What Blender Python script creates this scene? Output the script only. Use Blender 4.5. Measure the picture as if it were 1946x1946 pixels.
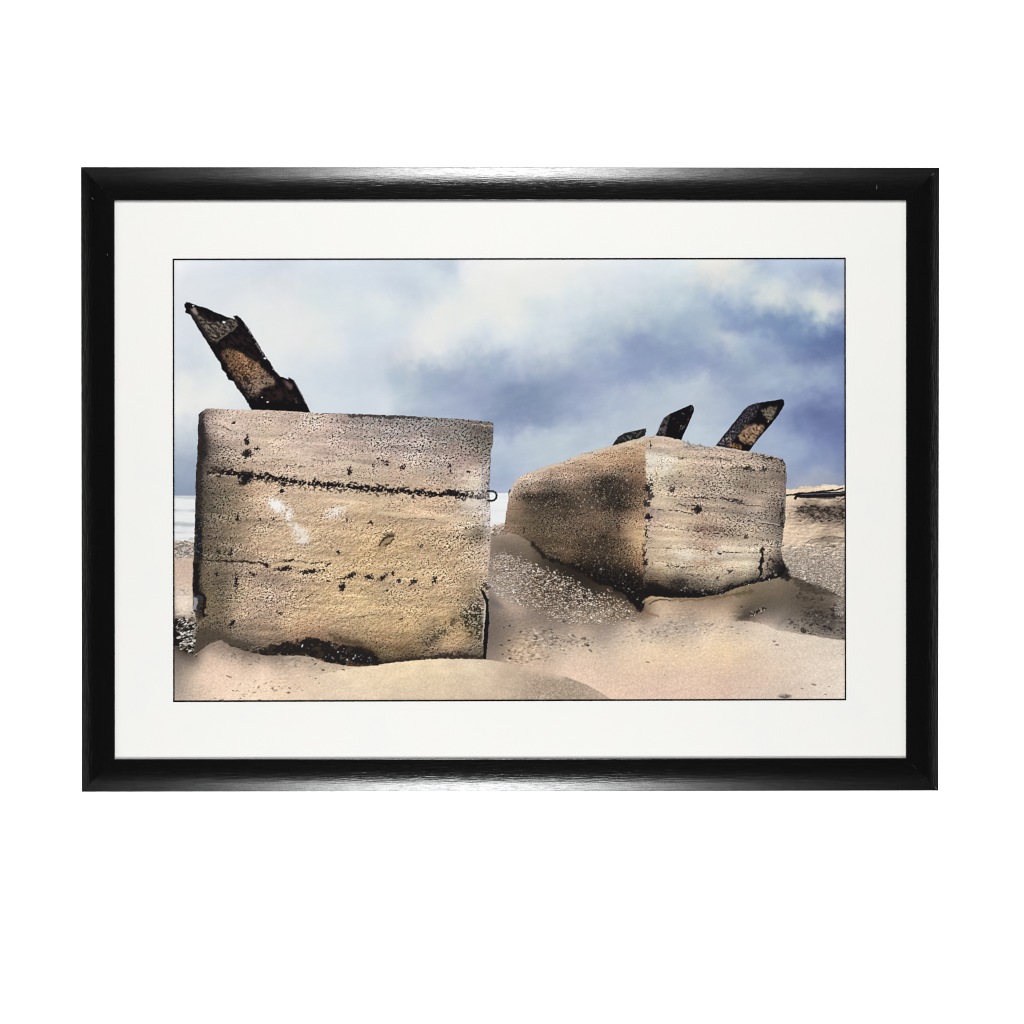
import bpy, math, random
import numpy as np
from mathutils import Vector

for o in list(bpy.data.objects): bpy.data.objects.remove(o)
S = bpy.context.scene
COL = S.collection

# ---------------------------------------------------------------- camera, world, lamps, exposure
U = 0.96 / 1630.0          # metres per unit of the photograph at the front face of the frame
CAMD = 2.6                 # camera distance from that face
CX = CY = 973.0

def P(px, py, y=0.0):
    """point at depth y (m behind the frame's front face) seen at photograph position px, py"""
    k = U * (CAMD + y) / CAMD
    return Vector(((px - CX) * k, y, -(py - CY) * k))

cam = bpy.data.cameras.new('camera'); co = bpy.data.objects.new('camera', cam); COL.objects.link(co)
co.location = (0, -CAMD, 0); co.rotation_euler = (math.radians(90), 0, 0)
cam.sensor_width = 36.0; cam.sensor_fit = 'HORIZONTAL'
cam.lens = 36.0 * CAMD / (1946 * U); cam.clip_start = 0.05; cam.clip_end = 50
S.camera = co

W = bpy.data.worlds.new('World'); S.world = W; W.use_nodes = True
bg = W.node_tree.nodes['Background']; bg.inputs[0].default_value = (1, 1, 1, 1); bg.inputs[1].default_value = 0.03
S.view_settings.view_transform = 'Standard'; S.view_settings.look = 'None'
S.view_settings.exposure = 0; S.view_settings.gamma = 1; S.view_settings.use_curve_mapping = False
S.render.engine = 'CYCLES'
S.cycles.use_denoising = True; S.cycles.denoising_input_passes = 'RGB_ALBEDO_NORMAL'; S.cycles.denoising_prefilter = 'NONE'
S.cycles.pixel_filter_type = 'BLACKMAN_HARRIS'; S.cycles.filter_width = 1.1

def area(name, loc, target, sx, sy, power, col=(1, 1, 1)):
    L = bpy.data.lights.new(name, 'AREA'); L.shape = 'RECTANGLE'; L.size = sx; L.size_y = sy; L.energy = power; L.color = col
    o = bpy.data.objects.new(name, L); COL.objects.link(o); o.location = loc
    o.rotation_euler = (Vector(target) - Vector(loc)).to_track_quat('-Z', 'Y').to_euler()
    return o

# two copy-stand soft boxes, above and below the picture, and two more lighting the white backdrop
KEY = 39.6
area('softbox_above', (-0.03, -1.55, 1.62), (0, 0, 0.03), 0.52, 0.66, KEY, (1.0, 1.0, 1.0))
area('softbox_below', (-0.09, -1.55, -1.60), (0, 0, 0.03), 0.56, 0.66, KEY, (0.985, 0.99, 1.0))
area('side_fill_left', (-1.75, -0.80, -0.05), (0, 0, 0), 0.5, 1.2, 4.2)
area('side_fill_right', (1.75, -0.80, 0), (0, 0, 0), 0.5, 1.2, 4.2)
area('backdrop_lamp_left', (-1.35, 0.6, 0), (-1.2, 2.0, 0), 0.7, 2.4, 75)
area('backdrop_lamp_right', (1.35, 0.6, 0), (1.2, 2.0, 0), 0.7, 2.4, 75)
# ---------------------------------------------------------------- the printed picture
# The print is a flat sheet of paper: its picture is the paper's own colour, computed here
# procedurally (coordinates are those of a 1946-unit square, x right, y down).
PX0, PY0, PX1, PY1 = 328, 490, 1609, 1335
PW, PH = PX1 - PX0, PY1 - PY0
rng = np.random.default_rng(7)
YY, XX = np.mgrid[PY0:PY1, PX0:PX1].astype(np.float32)
ZK = 440.0 / 1932.0
ZO = dict(A=(320, 480), B=(740, 480), C=(1180, 480), D=(320, 760), E=(640, 760), F=(900, 760),
          G=(1180, 740), H=(320, 1030), I=(640, 1030), J=(900, 1030), K=(1180, 1030))

def zp(z, x, y):
    return ZO[z][0] + x * ZK, ZO[z][1] + y * ZK

def pts(spec):
    """'D 310 70, 250 125, H 20 30' -> list of points; a letter switches the local origin"""
    out, z = [], None
    for tok in spec.replace('\n', ' ').split(','):
        f = tok.split()
        if not f: continue
        if f[0] in ZO: z = f[0]; f = f[1:]
        out.append(zp(z, float(f[0]), float(f[1])))
    return np.array(out, np.float32)

def samples(spec):
    """'D 400 130 200 178 158 .25, ...' -> x y r g b density"""
    out, z = [], None
    for tok in spec.replace('\n', ' ').split(','):
        f = tok.split()
        if not f: continue
        if f[0] in ZO: z = f[0]; f = f[1:]
        v = [float(q) for q in f]
        if len(v) == 5: v.append(0.0)
        x, y = zp(z, v[0], v[1])
        out.append([x, y] + v[2:])
    return np.array(out, np.float32)

def resize(a, h, w):
    ys = np.linspace(0, a.shape[0] - 1, h); xs = np.linspace(0, a.shape[1] - 1, w)
    y0 = np.minimum(ys.astype(int), a.shape[0] - 2); x0 = np.minimum(xs.astype(int), a.shape[1] - 2)
    fy = (ys - y0)[:, None]; fx = (xs - x0)[None, :]
    if a.ndim == 3: fy = fy[..., None]; fx = fx[..., None]
    A = a[y0][:, x0]; B = a[y0][:, x0 + 1]; C = a[y0 + 1][:, x0]; D = a[y0 + 1][:, x0 + 1]
    return ((A * (1 - fx) + B * fx) * (1 - fy) + (C * (1 - fx) + D * fx) * fy).astype(np.float32)

def field(s, soft=6.0, lam=0.02, step=4):
    """smooth surface through all the samples (radial basis, kernel r)"""
    h, w = PH // step + 2, PW // step + 2
    gy, gx = np.meshgrid(np.linspace(PY0, PY1, h), np.linspace(PX0, PX1, w), indexing='ij')
    keep = []                                     # drop near-duplicates
    for i, r in enumerate(s):
        if all((r[0] - s[j][0]) ** 2 + (r[1] - s[j][1]) ** 2 > 16 for j in keep): keep.append(i)
    s = s[keep].astype(np.float64)
    P = s[:, :2] / 100.0; c2 = (soft / 100.0) ** 2; n = len(P)
    d = np.sqrt(((P[:, None] - P[None]) ** 2).sum(-1) + c2)
    A = np.zeros((n + 1, n + 1)); A[:n, :n] = -d; A[:n, n] = 1; A[n, :n] = 1
    A[range(n), range(n)] += lam
    B = np.zeros((n + 1, 4)); B[:n] = s[:, 2:6]
    W = np.linalg.solve(A, B)
    G = np.stack([gx.ravel() / 100.0, gy.ravel() / 100.0], 1); out = np.tile(W[n], (len(G), 1))
    for i in range(n):
        out -= np.sqrt(((G - P[i]) ** 2).sum(1) + c2)[:, None] * W[i]
    lo, hi = s[:, 2:6].min(0), s[:, 2:6].max(0)
    f = resize(np.clip(out, lo, hi).reshape(h, w, 4), PH, PW)
    return f[..., :3] / 255.0, f[..., 3]

FY = np.fft.fftfreq(PH)[:, None]; FX = np.fft.rfftfreq(PW)[None, :]
def bandnoise(s1, s2=None, ax=1.0, ay=1.0, rot=0.0):
    """unit-variance noise whose features are about s1 pixels (ax, ay stretch it, rot turns it)"""
    wn = np.fft.rfft2(rng.standard_normal((PH, PW)))
    c, s = math.cos(math.radians(rot)), math.sin(math.radians(rot))
    u = (FX * c + FY * s) * ax; v = (-FX * s + FY * c) * ay
    f2 = u * u + v * v
    k = np.exp(-2 * (math.pi * s1) ** 2 * f2)
    if s2: k = k - np.exp(-2 * (math.pi * s2) ** 2 * f2)
    n = np.fft.irfft2(wn * k, s=(PH, PW))
    return ((n - n.mean()) / n.std()).astype(np.float32)

def blur(a, s):
    k = np.exp(-2 * (math.pi * s) ** 2 * (FX * FX + FY * FY))
    if a.ndim == 3: return np.stack([blur(a[..., i], s) for i in range(a.shape[2])], -1)
    return np.fft.irfft2(np.fft.rfft2(a) * k, s=(PH, PW)).astype(np.float32)

def fbm(s, oct=4, ax=1.0, ay=1.0, rot=0.0, gain=0.6):
    out = 0; g = 1.0
    for i in range(oct):
        out = out + g * bandnoise(s / 2 ** i, None, ax, ay, rot); g *= gain
    return out / out.std()

def sstep(a, b, x):
    t = np.clip((x - a) / (b - a), 0, 1); return t * t * (3 - 2 * t)

def segdist(X, Y, P, closed):
    d = np.full(X.shape, 1e9, np.float32)
    n = len(P)
    for i in range(n if closed else n - 1):
        ax, ay = P[i]; bx, by = P[(i + 1) % n]
        ex, ey = bx - ax, by - ay; L = ex * ex + ey * ey + 1e-9
        t = np.clip(((X - ax) * ex + (Y - ay) * ey) / L, 0, 1)
        d = np.minimum(d, (X - ax - t * ex) ** 2 + (Y - ay - t * ey) ** 2)
    return np.sqrt(d)

N1 = bandnoise(1.2); N1b = bandnoise(1.2); N3 = bandnoise(2.6); N3b = bandnoise(2.6)
NF = bandnoise(.8, 2.6); NG = bandnoise(.7, 3, 3, 1)
N8 = fbm(8); N8b = fbm(8); N30 = fbm(30); N60 = fbm(60, 5)

def window(P, pad):
    x0 = int(max(0, P[:, 0].min() - pad - PX0)); x1 = int(min(PW, P[:, 0].max() + pad - PX0 + 1))
    y0 = int(max(0, P[:, 1].min() - pad - PY0)); y1 = int(min(PH, P[:, 1].max() + pad - PY0 + 1))
    return slice(y0, max(y1, y0)), slice(x0, max(x1, x0))

def jag(w, j):
    if not j: return XX[w], YY[w]
    return XX[w] + j * (0.6 * N1[w] + 0.8 * N3[w]), YY[w] + j * (0.6 * N1b[w] + 0.8 * N3b[w])

def poly(P, soft=0.8, j=0.0):
    if isinstance(P, str): P = pts(P)
    m = np.zeros((PH, PW), np.float32); w = window(P, soft * 2 + j * 4 + 2)
    X, Y = jag(w, j)
    ins = np.zeros(X.shape, bool); n = len(P)
    for i in range(n):
        ax, ay = P[i]; bx, by = P[(i + 1) % n]
        if ay == by: continue
        c = ((Y < ay) != (Y < by)) & (X < (bx - ax) * (Y - ay) / (by - ay) + ax)
        ins ^= c
    d = segdist(X, Y, P, True); d = np.where(ins, -d, d)
    m[w] = 1 - sstep(-soft, soft, d)
    return m

def line(P, wd, soft=0.7, j=0.0):
    if isinstance(P, str): P = pts(P)
    m = np.zeros((PH, PW), np.float32); w = window(P, wd + soft * 2 + j * 4 + 2)
    X, Y = jag(w, j)
    m[w] = 1 - sstep(wd - soft, wd + soft, segdist(X, Y, P, False))
    return m

def blob(z, x, y, rx, ry=None, rot=0, soft=0.35, j=0.8):
    """ellipse, radii in local units"""
    ry = ry or rx
    cx, cy = zp(z, x, y); rx *= ZK; ry *= ZK
    m = np.zeros((PH, PW), np.float32); R = max(rx, ry) * 1.6 + 6
    w = window(np.array([[cx - R, cy - R], [cx + R, cy + R]]), 0)
    X, Y = jag(w, j)
    c, s = math.cos(math.radians(rot)), math.sin(math.radians(rot))
    u = ((X - cx) * c + (Y - cy) * s) / rx; v = (-(X - cx) * s + (Y - cy) * c) / ry
    r = np.sqrt(u * u + v * v)
    if j >= .8:                                   # broken stone: ragged, crisp rim
        k = min(.5, 1.6 / max(1.0, min(rx, ry))) + .22 * soft
        m[w] = sstep(-.2 - .2 * soft, .28 + .2 * soft, (1 - r) + k * .6 * NF[w])
    else:
        m[w] = 1 - sstep(1 - soft, 1 + soft, r)
    return m

def over(img, m, col, a=1.0):
    col = np.asarray(col, np.float32)
    if col.ndim == 1: col = col / 255.0
    k = (m * a)[..., None]
    img *= (1 - k); img += k * col

def crackline(P, wd, soft=.9):
    """a fine broken crack"""
    m = line(P, wd * 1.15, soft, .35)
    return m * sstep(-.7, .3, NG + .4 * NF) + .6 * line(P, wd * 3, 1.5, .5) * sstep(1.1, 1.7, NF)

def shells(img, m, n, rx, ry, rot, cols, rs=0.4, dark=None, seed=1, alpha=0.95, dk=.7):
    """scatter n little ellipses where the mask allows, each with a small dark edge under it"""
    r = np.random.default_rng(seed)
    ys, xs = np.nonzero(m > 0.02); k = 0
    if not len(ys): return
    idx = r.integers(0, len(ys), n * 2)
    for q in idx:
        y0, x0 = ys[q] + r.random(), xs[q] + r.random()
        if r.random() > m[ys[q], xs[q]]: continue
        k += 1
        if k > n: break
        f = math.exp(r.normal(0, rs))
        a, b = rx * f, ry * f * (0.7 + 0.6 * r.random()); th = math.radians(rot + r.normal(0, 22))
        R = int(max(a, b) + 3); xa, ya = int(x0) - R, int(y0) - R
        xb, yb = xa + 2 * R + 1, ya + 2 * R + 1
        if xa < 0 or ya < 0 or xb > PW or yb > PH: continue
        gy, gx = np.mgrid[ya:yb, xa:xb]
        c, s = math.cos(th), math.sin(th)
        def el(dx, dy):
            u = ((gx - x0 - dx) * c + (gy - y0 - dy) * s) / a; v = (-(gx - x0 - dx) * s + (gy - y0 - dy) * c) / b
            return np.clip((1.25 - np.sqrt(u * u + v * v)) * min(a, b) * 0.9, 0, 1)[..., None]
        t = img[ya:yb, xa:xb]
        if dark is not None:
            e = el(0.6, 0.9) * dk; t *= (1 - e); t += e * (np.array(dark) / 255.0)
        col = np.array(cols[r.integers(len(cols))]) / 255.0 * (0.86 + 0.2 * r.random())
        e = el(0, 0) * alpha; t *= (1 - e); t += e * col

def tone(c, g=1.22, p=.80):
    return p * (np.clip(c, .001, 1) / p) ** g

def relief(s, oct=4, gain=.8, rot=0.0, ax=1.0):
    """shading of a rough surface lit from the upper left"""
    h = fbm(s, oct, ax, 1.0, rot, gain)
    r = h - np.roll(np.roll(h, -1, 0), -1, 1)
    r = r / r.std()
    return np.tanh(r * .7) / .7, h

def stone(img, m, s, soft, amp, pit, bright=0.0, scale=1.0, ax=1.0, rot=0.0, sat=.85, gain=1.0, tg=1.2, hue=(1.02, .99, .985), crust=None, band=1.9, layer=.035):
    """pitted weathered concrete: s = colour/density samples, painted through mask m"""
    col, den = field(s, soft)
    den = np.clip(den, 0, 1)
    lum = col.mean(-1, keepdims=True); col = tone(lum + (col - lum) * sat, tg)
    lo = fbm(10, 4, 1.8, 1.0, rot); cl = fbm(5, 3, 1.5, 1.0, rot)
    fine = bandnoise(.95 * scale, 2.4 * scale, ax, 1.0, rot); mid = bandnoise(1.5 * scale, 4.0 * scale, ax * 1.2, 1.0, rot + 8)
    n = fine * .8 + mid * .6; n = n / n.std()
    cl2 = fbm(7, 4, band, 1.0, rot, .7)
    de = np.clip(den * (1 + .55 * np.clip(cl2, -1.4, 1.8)), 0, 1)
    A = (.05 + .62 * de ** 1.25) * amp
    npz = .18 * np.clip(n, 0, 2) - 1.35 * np.clip(-n - .15, 0, None)
    f = np.clip(1.05 + .03 * den + A * npz + .022 * cl + .018 * lo * amp, .10, 1.42)
    e = np.array([.90, 1.10, 1.30])
    c = np.exp(np.log(np.clip(col, .02, 1))  + np.log(f)[..., None] * e) * gain
    c = c + (.006 * fbm(8, 3)[..., None] * np.array([1, -.15, .1]) + .007 * fbm(6, 3)[..., None] * np.array([.3, .0, -.8])) * np.array(hue)
    if crust is not None:
        r1, _ = relief(4.2, 4, .75, -12, 1.7)
        c = c * (1 + crust[..., None] * r1[..., None] * np.array([.9, 1.0, 1.15]))
    q = -fine * .7 - mid * .5 + cl * .35 + .4 * bandnoise(2.2 * scale, 6 * scale); q = q / q.std()
    th = 2.9 - 1.75 * de
    pm = sstep(th, th + 1.0, q) * pit * (1 - .35 * sstep(.45, .85, den))
    c = c * (1 - pm[..., None]) + pm[..., None] * (np.array([.11, .078, .062]) + 0.14 * col)
    if bright:
        bm = sstep(1.5, 2.3, bandnoise(.75) + .5 * (den - .6)) * bright * sstep(.2, .6, den)
        c = c * (1 - bm[..., None]) + bm[..., None] * np.clip(col * .6 + np.array([.40, .35, .30]), 0, .88)
    lay = bandnoise(2.2, 9, 9, 1.0, 4) + .8 * bandnoise(5, 16, 7, 1.0, 4)
    col = col * (1 + layer * lay)[..., None]; c = c * (1 + layer * lay)[..., None]
    mk = np.clip(m, 0, 1)[..., None] + 1e-4               # keep the local mean at the sampled colour
    ratio = blur(col * gain * np.array(hue) * mk, 7) / np.maximum(blur(np.clip(c, 0, 1) * mk, 7), 1e-3)
    c = c * np.clip(ratio, .6, 1.10)
    k = m[..., None]
    img *= (1 - k); img += k * c
    return den
SKY = '''A 100 100 228 232 243, 100 300 222 226 236, 300 150 218 224 236, 650 120 210 216 228, 900 100 205 212 224, 1300 200 214 222 232,
1600 250 210 219 231, 1880 100 206 213 226, 1880 330 205 213 226, 700 400 226 230 232, 980 350 226 226 230, 1250 400 216 228 226,
1550 450 215 226 228, 1800 430 221 231 228, 150 700 213 219 230, 100 900 205 210 222, 300 950 220 228 230, 150 1150 232 233 230,
300 1250 236 237 232, 1000 650 231 231 232, 1200 720 229 229 224, 1100 850 228 229 228, 1350 800 222 226 232, 1500 700 208 218 230,
1800 650 210 220 230, 1700 900 208 214 226, 1850 800 214 215 226, 1100 1000 214 224 232, 1500 1000 204 214 226, 1880 1080 188 206 222,
1400 1200 208 220 228, 1300 1300 214 222 230, 1800 1250 214 217 226,
B 100 100 200 210 224, 200 160 207 219 230, 150 300 194 206 220, 560 90 190 198 216, 480 200 213 224 226, 700 150 229 229 232,
1000 120 232 232 232, 1400 120 230 230 230, 1000 350 233 233 226, 700 480 232 232 226, 350 500 232 232 228, 50 450 216 226 226,
50 620 207 218 230, 600 300 222 229 228, 1400 300 230 230 226, 1700 120 226 226 228, 1650 350 214 224 224, 1880 120 214 222 230,
1300 450 217 225 224, 1500 560 204 216 228, 1200 600 211 222 222, 1000 560 231 230 222, 500 620 227 227 228, 250 650 228 228 228,
800 650 216 226 228, 1150 700 210 222 224, 1850 450 199 209 221, 1800 650 184 200 210, 1500 750 196 206 215, 1100 790 205 214 228,
800 780 206 212 222, 550 780 214 222 224, 200 850 226 224 222, 350 850 222 222 224, 80 850 214 212 220, 1300 850 196 200 212,
900 900 172 184 208, 600 880 190 198 214, 300 960 182 192 206, 100 980 196 202 214, 1850 900 160 170 208, 1650 850 170 184 208,
1880 960 146 168 200, 400 1050 166 178 204, 700 1050 162 170 200, 850 990 158 180 200, 1100 1000 168 174 204, 1600 1000 164 172 206,
1400 1000 168 182 204, 50 1100 178 196 210, 250 1150 186 200 210, 450 1150 166 180 204, 700 1250 164 170 204, 900 1150 156 168 200,
1200 1100 148 164 192, 1250 1200 140 160 188, 1450 1100 152 166 196, 1700 1150 160 170 204, 1880 1200 168 184 206, 100 1300 190 198 208,
300 1320 178 188 208, 950 1250 140 158 186, 1150 1320 130 148 184, 1350 1350 138 156 186, 1550 1300 156 168 200, 1800 1350 172 182 206,
C 100 100 216 222 232, 350 100 208 220 226, 50 250 212 216 226, 550 100 216 224 228, 700 120 226 226 214, 850 150 226 220 214,
950 130 224 224 212, 1080 150 218 222 214, 750 230 222 214 210, 850 280 218 218 210, 500 250 200 214 220, 300 300 200 212 218,
100 400 202 214 218, 1150 100 178 190 212, 1250 80 172 184 210, 1400 100 186 202 222, 1600 100 178 192 220, 1820 100 170 184 216,
1250 200 184 204 214, 1500 200 162 176 212, 1750 220 152 166 208, 1850 80 188 202 226, 1000 300 176 192 214, 1080 350 170 190 212,
1300 330 214 216 216, 1230 370 220 222 214, 1390 350 206 214 214, 1300 430 206 214 210, 1550 360 208 216 220, 1700 390 228 226 214,
1820 400 228 222 216, 1600 430 214 222 208, 1640 520 200 214 212, 1800 480 186 194 216, 1450 450 156 178 206, 1800 300 176 190 214,
700 420 176 196 212, 850 400 164 184 210, 400 450 186 204 214, 100 560 194 206 212, 300 600 178 194 212, 550 600 164 184 208,
850 500 152 176 206, 1000 540 140 162 204, 900 600 136 154 200, 1050 620 130 152 196, 1200 580 118 150 192, 1300 600 116 148 196,
1450 550 138 166 204, 1650 600 142 166 204, 1500 680 110 142 190, 1350 700 116 142 192, 1700 700 110 136 186, 1600 780 112 134 186,
1750 850 112 130 182, 1850 650 112 138 188, 1850 900 128 142 190, 1650 910 120 134 186, 1000 680 142 160 200, 1150 700 160 180 210,
1250 750 164 182 210, 850 700 190 196 208, 900 770 190 196 206, 880 830 180 192 204, 780 650 186 196 206, 700 740 168 188 208,
500 700 160 182 206, 1050 800 164 190 208, 1150 850 142 160 200, 1250 870 144 160 202, 1300 920 150 164 206, 1400 850 148 166 204,
1500 900 138 156 200, 1400 950 162 184 204, 1100 950 160 184 204, 200 700 158 170 204, 50 750 158 172 206, 300 820 146 160 200,
420 880 140 164 200, 600 850 146 160 202, 750 930 148 160 204, 150 900 142 162 200, 50 980 150 166 204, 300 1000 154 168 204,
600 1000 156 166 204, 800 950 152 168 204, 950 900 158 176 204, 950 1050 150 168 198, 1100 1100 162 174 204, 1250 1050 164 184 204,
1500 1050 162 180 204, 1700 1000 152 176 206, 1820 1150 142 156 204, 1550 1180 136 152 198, 1400 1150 146 166 204, 1450 1300 122 138 190,
1600 1250 126 140 196, 1700 1350 108 122 176, 1850 1350 118 132 184, 50 1100 172 176 208, 200 1100 170 182 206, 350 1150 178 192 210,
550 1100 184 196 210, 650 1080 182 196 208, 300 1250 184 200 212, 100 1300 180 192 212, 700 1200 182 192 208, 850 1200 172 180 206,
650 1350 190 196 212, 900 1300 170 190 210, 850 1380 180 190 212,
D 100 100 224 226 230, 130 250 196 200 212, 130 400 176 184 200, 130 550 164 176 196, 120 700 158 168 190, 120 780 158 166 184,
E 1400 100 134 150 180, 1500 100 132 152 184, 1350 200 142 160 192, 1400 260 166 174 206, 1600 240 166 172 206, 1800 150 150 164 196,
1350 350 182 196 214, 1600 300 186 196 210, 1800 300 190 200 210, 1400 450 180 192 214, 1700 420 186 198 210, 1400 600 170 184 208,
1380 720 164 176 204, 1450 680 168 180 206,
F 700 100 154 168 198, 500 150 140 156 188, 400 200 150 162 196, 650 180 164 176 204, 900 100 170 180 208, 1000 200 180 190 208,
1200 100 176 190 212, 1300 200 184 198 212, 800 300 188 200 210, 500 400 186 196 210, 1450 80 190 198 212, 900 380 184 196 208,
1850 250 188 202 214,
G 50 250 190 198 212, 300 150 190 196 212, 700 150 184 192 210, 650 350 188 204 214, 750 430 186 196 212, 850 200 180 188 210,
900 100 168 184 208, 1450 200 122 136 188, 1600 150 112 126 180, 1750 220 116 128 184, 1500 350 142 158 204, 1400 400 152 170 206,
1700 400 116 130 190, 1800 450 122 134 190, 1250 450 162 178 208, 1500 550 146 162 204, 1700 550 132 146 196, 1450 700 152 164 198,
1600 650 146 160 198, 1800 650 130 146 188, 1450 780 162 168 186, 1650 760 172 170 182, 1800 770 156 164 186'''

GROUND = '''D 120 1180 215 206 198 .2, 120 1240 190 178 168 .5, 120 1300 200 182 170 .2, 120 1360 198 172 156,
H 120 20 196 186 178 .35, 120 80 196 184 176 .45, 120 140 200 182 168 .05, 120 220 200 172 156, 120 320 205 182 168, 120 400 202 184 170 .1,
120 450 210 202 192, 120 560 214 206 194, 120 600 205 194 180 .3, 100 700 90 80 72 .3, 100 850 60 54 48 .3, 180 920 60 52 46, 80 930 120 110 102,
300 950 196 172 154, 300 880 160 142 126, 120 1000 150 138 128, 60 1060 140 128 120, 120 1100 170 156 144, 100 1200 176 162 150, 80 1290 180 166 154,
250 1100 208 186 166, 500 1050 216 190 172, 800 1050 218 190 172, 1100 1080 206 184 162, 400 1200 224 196 176, 700 1180 220 198 174,
1000 1000 180 164 146 .2, 600 960 176 158 142 .15, 450 880 165 146 130 .1, 1200 1020 184 166 146 .1, 1400 1060 196 178 154 .1, 1000 1200 216 194 168 .05,
1400 1200 224 204 180, 1700 1150 226 206 180, 1500 1290 222 202 180, 300 1290 208 186 166 .1, 200 850 110 98 84, 650 900 120 108 94, 900 960 150 136 120,
E 1350 1060 205 186 168 .4, 1350 1100 196 176 158 .3, 1350 1150 150 132 116, 1500 1150 160 140 120, 1400 1250 135 120 104, 1600 1250 130 116 96, 1650 1350 120 105 85,
J 300 50 130 114 96, 450 60 115 100 82, 550 150 95 82 66, 700 230 62 54 44, 850 310 58 50 40, 1000 370 70 58 44, 1150 400 90 72 55,
1250 480 85 70 55, 1350 580 140 116 92, 1450 600 150 125 98, 1420 520 150 125 95, 700 350 60 52 45, 300 250 120 110 102, 500 400 110 102 94, 900 550 110 100 88,
200 400 180 164 150, 160 480 130 120 116, 250 520 186 164 148, 400 560 182 162 148, 250 650 140 126 114 .1, 160 700 130 118 110, 200 800 135 122 112,
450 640 156 140 128, 700 700 160 144 132, 900 700 185 160 142, 1200 700 176 158 144, 600 780 172 156 140 .3, 450 850 200 176 148 .3, 350 950 204 178 150 .2,
700 850 186 168 148 .2, 800 920 200 184 164, 1000 900 198 182 160, 1050 820 176 162 150 .1, 600 1000 194 172 154, 900 1000 212 188 168,
800 1060 214 190 170, 1300 850 206 190 166, 1500 880 216 198 168, 1500 1000 220 194 160, 1200 1150 212 186 166, 170 930 150 134 122,
K 270 530 196 170 138, 400 560 200 176 148, 700 550 190 162 132, 900 570 192 165 138, 1000 480 165 142 115, 1100 470 130 115 92, 1300 400 140 124 100,
1400 340 130 116 96, 1250 530 115 104 88, 1500 450 112 100 82 .1, 1700 480 118 106 90 .1, 1450 570 120 110 100, 1300 630 150 142 136,
1150 660 175 152 140, 1600 650 105 95 88 .35, 1750 700 100 92 88 .3, 1800 600 120 108 98 .35, 1050 610 90 80 68 .3, 600 470 170 142 112, 800 450 150 126 98,
1200 750 214 198 180, 1600 850 214 202 184, 1800 1000 218 206 192, 800 900 220 196 160, 1000 900 222 200 164, 500 950 220 196 162,
700 800 216 200 176, 500 1100 214 188 168, 900 1150 206 180 162, 300 1150 210 184 165, 1300 1100 214 192 170, 1500 1200 212 196 180,
1700 1250 216 204 192, 100 1250 212 186 166, 600 700 180 166 154 .25, 350 720 176 162 150 .2, 100 680 196 178 160 .1, 300 650 200 180 164,
900 690 205 188 168 .15, 1000 1280 208 184 168, 1850 1150 222 214 200,
G 1420 850 224 206 180, 1600 820 224 204 176, 1800 815 226 208 184, 1450 930 212 194 168, 1700 940 210 190 166, 1420 1000 196 176 152 .3, 1600 985 130 114 102 .6,
1650 1020 110 96 86 .6, 1800 1030 112 98 90 .6, 1450 1060 180 158 138 .4, 1650 1080 150 132 116 .5, 1400 1150 214 196 170 .15, 1650 1130 206 184 160 .3,
1820 1100 150 130 116 .4, 1600 1190 212 192 166 .15, 1800 1190 205 186 162 .2, 1420 1250 214 196 168 .1, 1500 1300 206 188 164 .25, 1700 1260 160 142 122 .2,
1700 1310 190 174 156 .35, 1400 1360 196 182 166 .4, 1800 1370 190 176 162 .45,
K 1420 60 200 184 166 .35, 1600 80 194 180 166 .5, 1800 60 190 176 162 .5, 1500 180 186 174 164 .5, 1800 200 180 170 162 .55, 1650 300 150 140 134 .5, 1830 350 170 158 148 .4'''

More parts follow.
